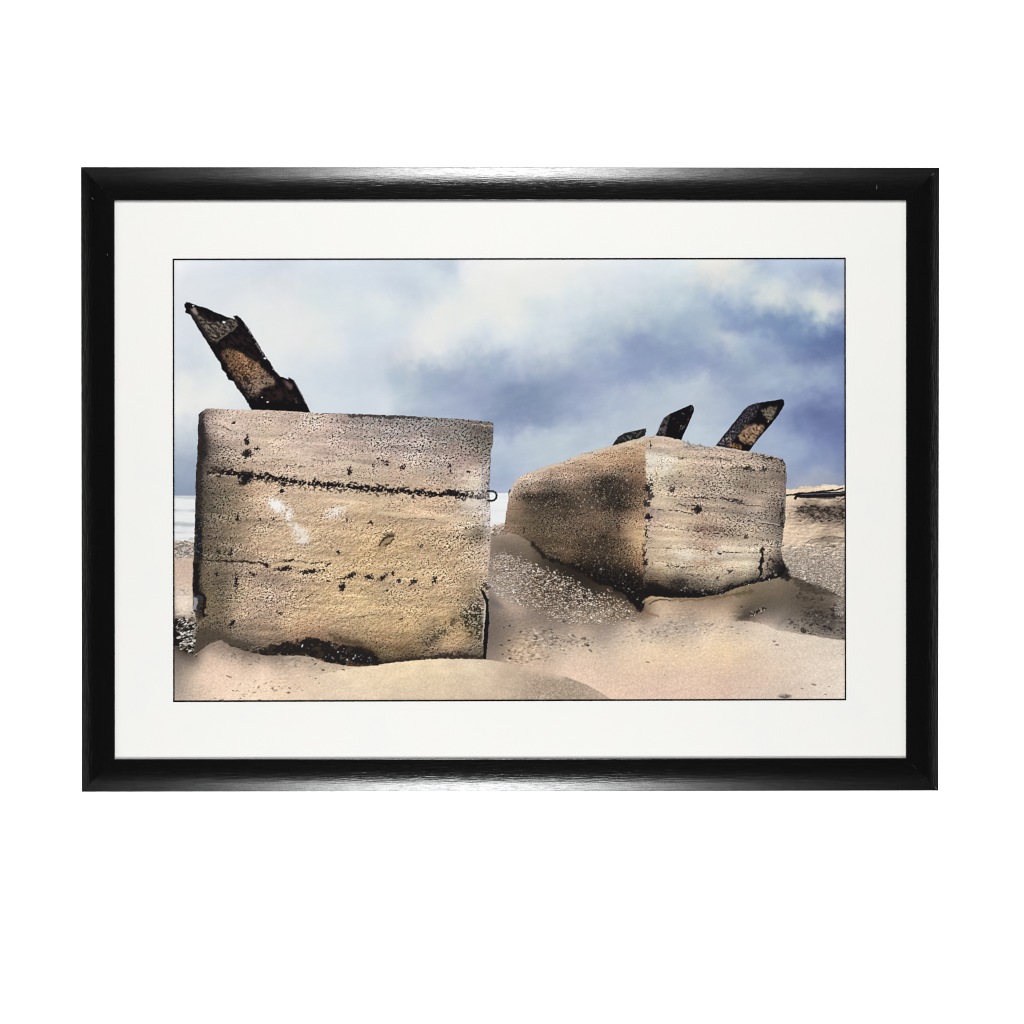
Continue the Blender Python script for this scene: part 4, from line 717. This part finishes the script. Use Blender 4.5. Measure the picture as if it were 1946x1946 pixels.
    over(img, line('F 1285 300, 1310 325', 1.2, .8, .5), (130, 128, 122), .8); over(img, line('F 1360 300, 1400 262', 1.8, 1, .5), (84, 80, 72), .8)
    over(img, line('F 1260 275, 1436 238', .8, .5), (70, 72, 70), .6)
    # middle beam
    b3 = poly('F 1520 294, 1550 225, 1585 150, 1640 112, 1720 78, 1808 38, 1826 42, 1836 60, 1836 92, 1812 150, 1785 215, 1745 300, 1730 334, 1660 325, 1600 305', .7, .15)
    over(img, b3, (12, 10, 14))
    f = poly('F 1520 294, 1585 150, 1638 128, 1612 220, 1600 302', 1.2, .4) * b3
    mott(f, (66, 58, 60), .22)
    for x, y, rx, ry, rot, c in ((1740, 228, 26, 6, -40, (96, 84, 82)), (1728, 215, 14, 5, -60, (110, 104, 104)), (1790, 160, 8, 26, 15, (70, 40, 40)), (1750, 110, 12, 6, 0, (80, 70, 72)), (1670, 150, 14, 6, -20, (60, 54, 58)), (1815, 75, 6, 20, 20, (60, 56, 60)), (1700, 190, 8, 8, 0, (48, 34, 36)), (1625, 135, 20, 4, -25, (80, 74, 78))):
        over(img, blob('F', x, y, rx, ry, rot, .6, .8), c, .8)
    # right beam
    b4 = poly('G 790 470, 830 415, 880 350, 960 250, 1020 175, 1060 138, 1100 120, 1150 110, 1180 104, 1260 92, 1340 78, 1358 86, 1363 128, 1335 170, 1310 212, 1240 302, 1160 392, 1110 455, 1066 520, 1000 508, 880 484', .7, .2)
    over(img, b4, BK)
    f = poly('G 790 470, 1060 140, 1150 112, 1165 130, 1110 230, 1030 300, 960 400, 900 480', 1.6, .8) * b4
    mott(f, (44, 41, 47), .45, (92, 88, 96), 1.3, (.8, 2.4))
    over(img, f * poly('G 800 465, 870 380, 960 360, 960 410, 890 480', 4, 1) * sstep(.7, 1.3, N1), (130, 112, 104), .8)
    mott(poly('G 1170 168, 1230 150, 1304 138, 1292 190, 1262 240, 1236 268, 1205 240, 1185 200', 1.8, .8) * b4, (108, 100, 84), .12, (66, 60, 50), 1.2, (.9, 3.5), 45, 1.6)
    mott(poly('G 1040 292, 1100 288, 1190 302, 1178 345, 1130 405, 1085 462, 1060 440, 1030 455, 1000 430, 968 392', 1.8, 1.0) * b4, (146, 117, 92), .13, (112, 84, 64), .8, (.9, 3.5), 45, 1.6)
    over(img, blur(poly('G 1050 310, 1110 300, 1100 350, 1060 370', 3, 1.5), 2), (150, 128, 120), .5)
    mott(poly('G 905 445, 960 448, 1000 478, 1006 502, 950 494, 900 482', 1.6, .9) * b4, (124, 92, 62), .2, (50, 36, 28), .8, (.9, 3), 20)
    over(img, line('G 1060 300, 1010 340, 965 392, 1010 450, 1030 505', 1.5, 1.2, .8), BK, .5)
    for x, y, r in ((880, 405, 8), (850, 425, 7), (910, 415, 6), (1232, 265, 6), (935, 350, 5), (893, 430, 5)):
        over(img, blob('G', x, y, r, r * .8, 0, .4, .5), (190, 176, 166), .75)

def paint_driftwood(img):
    W = (22, 20, 26)
    for s, w_ in (('G 1368 884, 1430 876, 1470 866, 1560 860, 1660 852, 1740 842, 1800 834, 1846 822', 1.5), ('G 1470 868, 1600 866, 1700 862, 1868 856', 2.0),
                  ('G 1450 872, 1480 884, 1600 884, 1700 880, 1868 872', 2.4), ('G 1455 908, 1470 886, 1500 894, 1640 894, 1780 898', 2.6), ('G 1700 890, 1780 892, 1868 884', 1.4), ('G 1760 870, 1868 864', 1.0)):
        over(img, line(s, w_, .7, .4), W, .95)
    over(img, line('G 1500 874, 1650 870, 1800 864, 1866 862', .7, .5, .3), (150, 146, 150), .55)
    over(img, line('G 1640 906, 1790 906', 1.6, 1.4, .6), (120, 104, 92), .6)

def paint_dune(img):
    dc, _ = field(samples(DUNE), 8); dl = dc.mean(-1, keepdims=True); dc = (dl + (dc - dl) * .75) * np.array([1.05, 1.02, .975])
    m = poly('H 700 1400, 900 1220, 1150 1130, 1350 1085, 1560 1052, 1760 1030, I 380 1016, 520 998, 700 983, 850 973, 1000 972, 1240 979, 1330 990, 1420 1008, 1500 1030, J 420 1034, 520 1062, 650 1092, 760 1122, 860 1155, 960 1198, 1060 1255, 1130 1300, 1200 1345, 1200 1400', 1.0, .4)
    left = sstep(480, 640, XX)                      # the dune's left foot runs out into the flat sand
    right = 1 - .75 * np.clip(line('J 420 1034, 520 1062, 650 1092, 720 1108', 8, 8, 1), 0, 1)
    g = bandnoise(.8); sh = sstep(.80, .66, dc[..., 0])
    dc = dc * (1 + (.022 + .045 * sh) * g + .015 * fbm(6, 3, 2, 1))[..., None]
    over(img, m * left * right, dc)
    shells(img, blur(poly('H 350 1320, 600 1210, 900 1170, 1200 1210, 1050 1270, 700 1300, 450 1335', 3, 1), 6) * .9, 130, 2.0, .7, -12, [(150, 128, 112), (170, 146, 128), (230, 212, 192), (130, 106, 92)], .4, None, 51, .75)
    shells(img, blur(poly('H 700 960, 1150 960, 1300 1030, 1500 1060, 1400 1090, 1100 1050, 800 1010', 3, 1), 5) * .9, 170, 1.9, .8, 5, [(140, 124, 108), (206, 188, 166), (150, 134, 116)], .4, None, 52, .7)
    shells(img, blur(poly('H 330 870, 520 900, 760 960, 900 990, 600 990, 420 940', 3, 1), 5) * .9, 300, 1.4, .7, 15, [(130, 114, 102), (196, 176, 158), (120, 106, 94)], .4, None, 53, .6)
    over(img, line('H 484 1112, 505 1122, 524 1124', 1.0, .7, .3), (110, 84, 74), .85)
    for x, y, r in ((1290, 1068, 12), (1225, 1136, 7), (1255, 1175, 6), (870, 1222, 9), (1010, 1215, 9), (535, 1238, 8), (1000, 1255, 12), (600, 1303, 8), (450, 1312, 7), (920, 1205, 7), (1115, 1238, 6), (1180, 1120, 6), (1460, 1066, 10), (430, 1316, 8), (760, 1316, 8)):
        over(img, blob('H', x, y, r * 1.2, r * .6, 5, .5, .4), (104, 84, 70), .85)
    over(img, blob('H', 1622, 1296, 7, 4, 0, .4, .2), (240, 232, 222)); over(img, blob('I', 1190, 1014, 18, 4, 15, .5, .2), (240, 226, 200), .8)
    over(img, line('H 60 960, 130 975, 200 950', 5, 6, 1), (118, 106, 98), .4)

def picture_srgb():
    img = paint_picture()
    paint_beams(img)
    paint_driftwood(img)
    paint_block_two(img)
    paint_block_one(img)
    paint_dune(img)
    img = img + .40 * (img - blur(img, 1.2))          # the lab's own sharpening of the print
    img = np.clip(img, 0.02, 0.97)
    return img

# ---------------------------------------------------------------- helpers
def srgb_lin(c):
    c = np.asarray(c, np.float32)
    return np.where(c <= 0.04045, c / 12.92, ((c + 0.055) / 1.055) ** 2.4)

def link(name, me, mat, parent=None):
    o = bpy.data.objects.new(name, me); COL.objects.link(o)
    if mat: me.materials.append(mat)
    if parent: o.parent = parent
    return o

def mesh(name, verts, faces, smooth=None):
    me = bpy.data.meshes.new(name); me.from_pydata([tuple(v) for v in verts], [], faces); me.update()
    if smooth:
        me.polygons.foreach_set('use_smooth', [bool(s) for s in smooth])
    return me

def mat_new(name, rough=0.5, spec=0.5, color=(.5, .5, .5)):
    m = bpy.data.materials.new(name); m.use_nodes = True
    b = m.node_tree.nodes['Principled BSDF']
    b.inputs['Base Color'].default_value = (*color, 1); b.inputs['Roughness'].default_value = rough
    b.inputs['Specular IOR Level'].default_value = spec
    return m, m.node_tree.nodes, m.node_tree.links, b

# ---------------------------------------------------------------- backdrop
bm_, n, l, b = mat_new('white_backdrop', 0.95, 0.0, (0.9, 0.9, 0.9))
nz = n.new('ShaderNodeTexNoise'); nz.inputs['Scale'].default_value = 2.0
cr = n.new('ShaderNodeValToRGB'); cr.color_ramp.elements[0].color = (.89, .89, .89, 1); cr.color_ramp.elements[1].color = (.92, .92, .92, 1)
l.new(nz.outputs['Fac'], cr.inputs[0]); l.new(cr.outputs[0], b.inputs['Base Color'])
bd = link('backdrop', mesh('backdrop', [(-5, 2, -4), (5, 2, -4), (5, 2, 4), (-5, 2, 4)], [(0, 1, 2, 3)]), bm_)
bd['kind'] = 'structure'

# ---------------------------------------------------------------- framed picture
root = bpy.data.objects.new('picture_frame', None); COL.objects.link(root)
root.location = (0, 0.0, 0)
root['label'] = 'black brushed picture frame with wide white mat around a beach photograph of concrete blocks'
root['category'] = 'framed picture'

# frame moulding: corners of the outer and inner edge as measured (clockwise from top left)
OUT = [(153.7, 317.3), (1785.2, 318.2), (1783.4, 1502.7), (155.0, 1505.0)]
INN = [(217.9, 381.3), (1721.6, 381.3), (1721.2, 1440.2), (218.6, 1442.4)]
# profile: (t from outer 0 to inner 1, depth behind the front plane in m)
PROF = [(0.0, .030), (0.0, .0064), (0.012, .0056)]
SL, _d, _t = [], .0056, .012
def slope(t):                       # tilt of the face: outward near the edge, rolling over to the sight edge
    if t < .16: return -.31 + .02 * t / .16
    if t < .74: return -.29 * (1 - (t - .16) / .58) ** 1.5
    return .03 * (t - .80) / .20
for i in range(1, 25):
    t1 = 0.012 + (0.965 - 0.012) * i / 24.0
    _d += slope((t1 + _t) / 2) * (t1 - _t) * 64 * U; _t = t1
    PROF.append((t1, _d))
_m = min(q[1] for q in PROF); PROF = [(q[0], q[1] - _m) if i else q for i, q in enumerate(PROF)]
PROF += [(0.985, PROF[-1][1] + .0006), (1.0, PROF[-1][1] + .0018), (1.0, .0135)]
print('sight edge depth', PROF[-2])

fm, n, l, b = mat_new('black_brushed_lacquer', 0.30, 0.5, (0.0022, 0.0022, 0.0023))
at = n.new('ShaderNodeAttribute'); at.attribute_name = 'grain'
mp = n.new('ShaderNodeMapping'); mp.inputs['Scale'].default_value = (22, 380, 1)
l.new(at.outputs['Vector'], mp.inputs['Vector'])
n1 = n.new('ShaderNodeTexNoise'); n1.inputs['Scale'].default_value = 1.0; n1.inputs['Detail'].default_value = 4.0; n1.inputs['Roughness'].default_value = .7
l.new(mp.outputs[0], n1.inputs['Vector'])
mp2 = n.new('ShaderNodeMapping'); mp2.inputs['Scale'].default_value = (50, 900, 1)
l.new(at.outputs['Vector'], mp2.inputs['Vector'])
n2 = n.new('ShaderNodeTexNoise'); n2.inputs['Scale'].default_value = 1.0; n2.inputs['Detail'].default_value = 2.0
l.new(mp2.outputs[0], n2.inputs['Vector'])
ad = n.new('ShaderNodeMath'); ad.operation = 'ADD'; l.new(n1.outputs['Fac'], ad.inputs[0]); l.new(n2.outputs['Fac'], ad.inputs[1])
bu = n.new('ShaderNodeBump'); bu.inputs['Strength'].default_value = 0.45; bu.inputs['Distance'].default_value = 0.00030
l.new(ad.outputs[0], bu.inputs['Height']); l.new(bu.outputs[0], b.inputs['Normal'])
rr = n.new('ShaderNodeMapRange'); rr.inputs['To Min'].default_value = 0.16; rr.inputs['To Max'].default_value = 0.26
l.new(n1.outputs['Fac'], rr.inputs['Value']); l.new(rr.outputs[0], b.inputs['Roughness'])

for k in range(4):
    a, c = k, (k + 1) % 4
    verts, grain, faces, sm = [], [], [], []
    NP = len(PROF)
    for q, (t, d) in enumerate(PROF):
        for s, cor in ((0, a), (1, c)):
            px = OUT[cor][0] + (INN[cor][0] - OUT[cor][0]) * t; py = OUT[cor][1] + (INN[cor][1] - OUT[cor][1]) * t
            # a hair's breadth of gap at the mitre
            ox, oy = OUT[a if s else c]; dx, dy = ox - OUT[cor][0], oy - OUT[cor][1]; L = math.hypot(dx, dy)
            px += dx / L * 0.10; py += dy / L * 0.10
            v = P(px, py, d) if q else P(px, py, .0058) + Vector((0, .0242, 0))
            verts.append(v); al = v.x if k % 2 == 0 else v.z
            grain.append((al + k * 3.1, t * 64 * U + k, 0))
    base, gb = list(verts), list(grain)
    def dup(ids):
        n0 = len(verts)
        for i in ids: verts.append(base[i]); grain.append(gb[i])
        return list(range(n0, n0 + len(ids)))
    verts.clear(); grain.clear()
    lo, hi = 2, NP - 3                       # the rolled face, smooth shaded
    sid = dup(range(2 * lo, 2 * hi + 2))
    for q in range(hi - lo):
        i = q * 2; faces.append((sid[i], sid[i + 2], sid[i + 3], sid[i + 1])); sm.append(True)
    for q in list(range(0, lo)) + list(range(hi, NP - 1)):
        w = dup((2 * q, 2 * q + 2, 2 * q + 3, 2 * q + 1)); faces.append(tuple(w)); sm.append(False)
    faces.append(tuple(dup(range(0, 2 * NP, 2))[::-1])); faces.append(tuple(dup(range(1, 2 * NP, 2)))); sm += [False, False]
    faces.append(tuple(dup((0, 1, 2 * NP - 1, 2 * NP - 2)))); sm.append(False)
    me = mesh('frame_rail', verts, faces, sm)
    at_ = me.attributes.new('grain', 'FLOAT_VECTOR', 'POINT'); at_.data.foreach_set('vector', np.array(grain, np.float32).ravel())
    link('frame_rail', me, fm, root)

# small chips in the lacquer, where the photo shows them
cm, n, l, b = mat_new('bare_chip', 0.5, 0.4, (.09, .088, .085))
def chip(x0, y0, x1, y1, w):
    d = Vector((x1 - x0, y1 - y0, 0)).normalized(); nx, ny = -d.y * w / 2, d.x * w / 2
    def fr(px, py):
        # height of the moulding's face under that point
        t = min((px - 153.7), (1785 - px), (py - 317.3), (1504 - py)) / 64.0
        h = np.interp(t, [q[0] for q in PROF[1:-1]], [q[1] for q in PROF[1:-1]])
        return P(px, py, 0) + Vector((0, float(h) - .00025, 0))
    xm, ym = (x0 + x1) / 2, (y0 + y1) / 2
    v = [fr(x0, y0), fr(xm + nx, ym + ny), fr(x1, y1), fr(xm - nx, ym - ny)]
    v += [p + Vector((0, .0006, 0)) for p in v]
    link('lacquer_chip', mesh('lacquer_chip', v, [(0, 1, 2, 3), (0, 4, 5, 1), (1, 5, 6, 2), (2, 6, 7, 3), (3, 7, 4, 0)]), cm, root)
for c_ in ((1666.3, 350, 1666.0, 361.5, 1.6), (1770, 334, 1776, 327.5, 1.7), (173, 374, 178, 380, 1.8), (203.8, 482, 204.0, 486, 1.5), (250, 1492, 251, 1495, 2.0), (1776.6, 1495, 1782, 1501, 1.7)):
    chip(*c_)

# mat board with its window, and the black core line of the bevel
WO = [(327.9, 491.4), (1607.4, 489.6), (1608.2, 1331.0), (329.0, 1334.4)]
WI = [(331.1, 494.4), (1604.5, 492.6), (1605.3, 1328.0), (331.9, 1331.2)]
MD = PROF[-2][1] + .0016                 # depth of the mat's face
mm, n, l, b = mat_new('mat_board', 0.9, 0.12, (.8, .8, .78))
tc = n.new('ShaderNodeTexCoord')
mz = n.new('ShaderNodeTexNoise'); mz.inputs['Scale'].default_value = 16; mz.inputs['Detail'].default_value = 3
l.new(tc.outputs['Object'], mz.inputs['Vector'])
mr = n.new('ShaderNodeValToRGB'); e = mr.color_ramp.elements
MATC = (.762, .757, .735)
e[0].position = .3; e[0].color = (MATC[0] * .985, MATC[1] * 1.0, MATC[2] * .995, 1); e[1].position = .7; e[1].color = (MATC[0] * 1.012, MATC[1] * .998, MATC[2] * .99, 1)
l.new(mz.outputs['Fac'], mr.inputs[0]); l.new(mr.outputs[0], b.inputs['Base Color'])
mf = n.new('ShaderNodeTexNoise'); mf.inputs['Scale'].default_value = 1800; mf.inputs['Detail'].default_value = 2
l.new(tc.outputs['Object'], mf.inputs['Vector'])
mb = n.new('ShaderNodeBump'); mb.inputs['Strength'].default_value = .08; mb.inputs['Distance'].default_value = .0002
l.new(mf.outputs['Fac'], mb.inputs['Height']); l.new(mb.outputs[0], b.inputs['Normal'])
MO = [(x + dx, y + dy) for (x, y), (dx, dy) in zip(INN, ((-14, -14), (14, -14), (14, 14), (-14, 14)))]
v = [P(x, y, MD) for x, y in MO] + [P(x, y, MD) for x, y in WO] + [P(x, y, MD) + Vector((0, .0015, 0)) for x, y in MO] + [P(x, y, MD) + Vector((0, .0015, 0)) for x, y in WO]
f = [(i, 4 + i, 4 + (i + 1) % 4, (i + 1) % 4) for i in range(4)] + [(8 + i, 8 + (i + 1) % 4, 12 + (i + 1) % 4, 12 + i) for i in range(4)] + [(i, (i + 1) % 4, 8 + (i + 1) % 4, 8 + i) for i in range(4)]
link('mat_board', mesh('mat_board', v, f), mm, root)
lm, n, l, b = mat_new('black_bevel_core', 0.8, 0.05, (.012, .012, .012))
nz = n.new('ShaderNodeTexNoise'); nz.inputs['Scale'].default_value = 60
cr = n.new('ShaderNodeValToRGB'); cr.color_ramp.elements[0].color = (.002, .002, .0022, 1); cr.color_ramp.elements[1].color = (.008, .0075, .007, 1)
l.new(nz.outputs['Fac'], cr.inputs[0]); l.new(cr.outputs[0], b.inputs['Base Color'])
ID = MD + .0014
v = [P(x, y, MD - .00002) for x, y in WO] + [P(x, y, ID) for x, y in WI] + [P(x, y, ID + .0002) for x, y in WO]
f = [(i, 4 + i, 4 + (i + 1) % 4, (i + 1) % 4) for i in range(4)]
link('mat_bevel', mesh('mat_bevel', v, f), lm, root)

# the print: a flat sheet behind the window, coloured by the picture computed above
img = picture_srgb()
E0 = 1.19                  # display brightness of a perfectly white sheet under the two soft boxes
lin = srgb_lin(img) / E0
PD = MD + .0018
gy, gx = np.mgrid[PY0:PY1, PX0:PX1].astype(np.float64)
k = U * (CAMD + PD) / CAMD
co_ = np.zeros((PH * PW, 3), np.float32)
co_[:, 0] = ((gx + .5 - CX) * k).ravel(); co_[:, 1] = PD; co_[:, 2] = (-(gy + .5 - CY) * k).ravel()
me = bpy.data.meshes.new('print')
idx = np.arange(PH * PW).reshape(PH, PW)
quad = np.stack([idx[1:, :-1], idx[1:, 1:], idx[:-1, 1:], idx[:-1, :-1]], -1).reshape(-1, 4)
nf = len(quad)
me.vertices.add(PH * PW); me.vertices.foreach_set('co', co_.ravel())
me.loops.add(nf * 4); me.loops.foreach_set('vertex_index', quad.astype(np.int32).ravel())
me.polygons.add(nf); me.polygons.foreach_set('loop_start', np.arange(0, nf * 4, 4, dtype=np.int32))
me.update(calc_edges=True)
ca = me.color_attributes.new('picture', 'FLOAT_COLOR', 'POINT')
rgba = np.ones((PH * PW, 4), np.float32); rgba[:, :3] = lin.reshape(-1, 3); ca.data.foreach_set('color', rgba.ravel())
pm_, n, l, b = mat_new('photographic_paper', 0.6, 0.08)
at = n.new('ShaderNodeAttribute'); at.attribute_name = 'picture'; l.new(at.outputs['Color'], b.inputs['Base Color'])
link('print', me, pm_, root)

# backing board closing the frame behind
km, n, l, b = mat_new('brown_backing', 0.9, 0.1, (.22, .15, .09))
nz = n.new('ShaderNodeTexNoise'); nz.inputs['Scale'].default_value = 40
cr = n.new('ShaderNodeValToRGB'); cr.color_ramp.elements[0].color = (.19, .13, .08, 1); cr.color_ramp.elements[1].color = (.26, .18, .11, 1)
l.new(nz.outputs['Fac'], cr.inputs[0]); l.new(cr.outputs[0], b.inputs['Base Color'])
v = [P(x, y, 0) + Vector((0, .0145, 0)) for x, y in MO] + [P(x, y, 0) + Vector((0, .0175, 0)) for x, y in MO]
f = [(0, 3, 2, 1), (4, 5, 6, 7)] + [(i, (i + 1) % 4, 4 + (i + 1) % 4, 4 + i) for i in range(4)]
link('backing_board', mesh('backing_board', v, f), km, root)
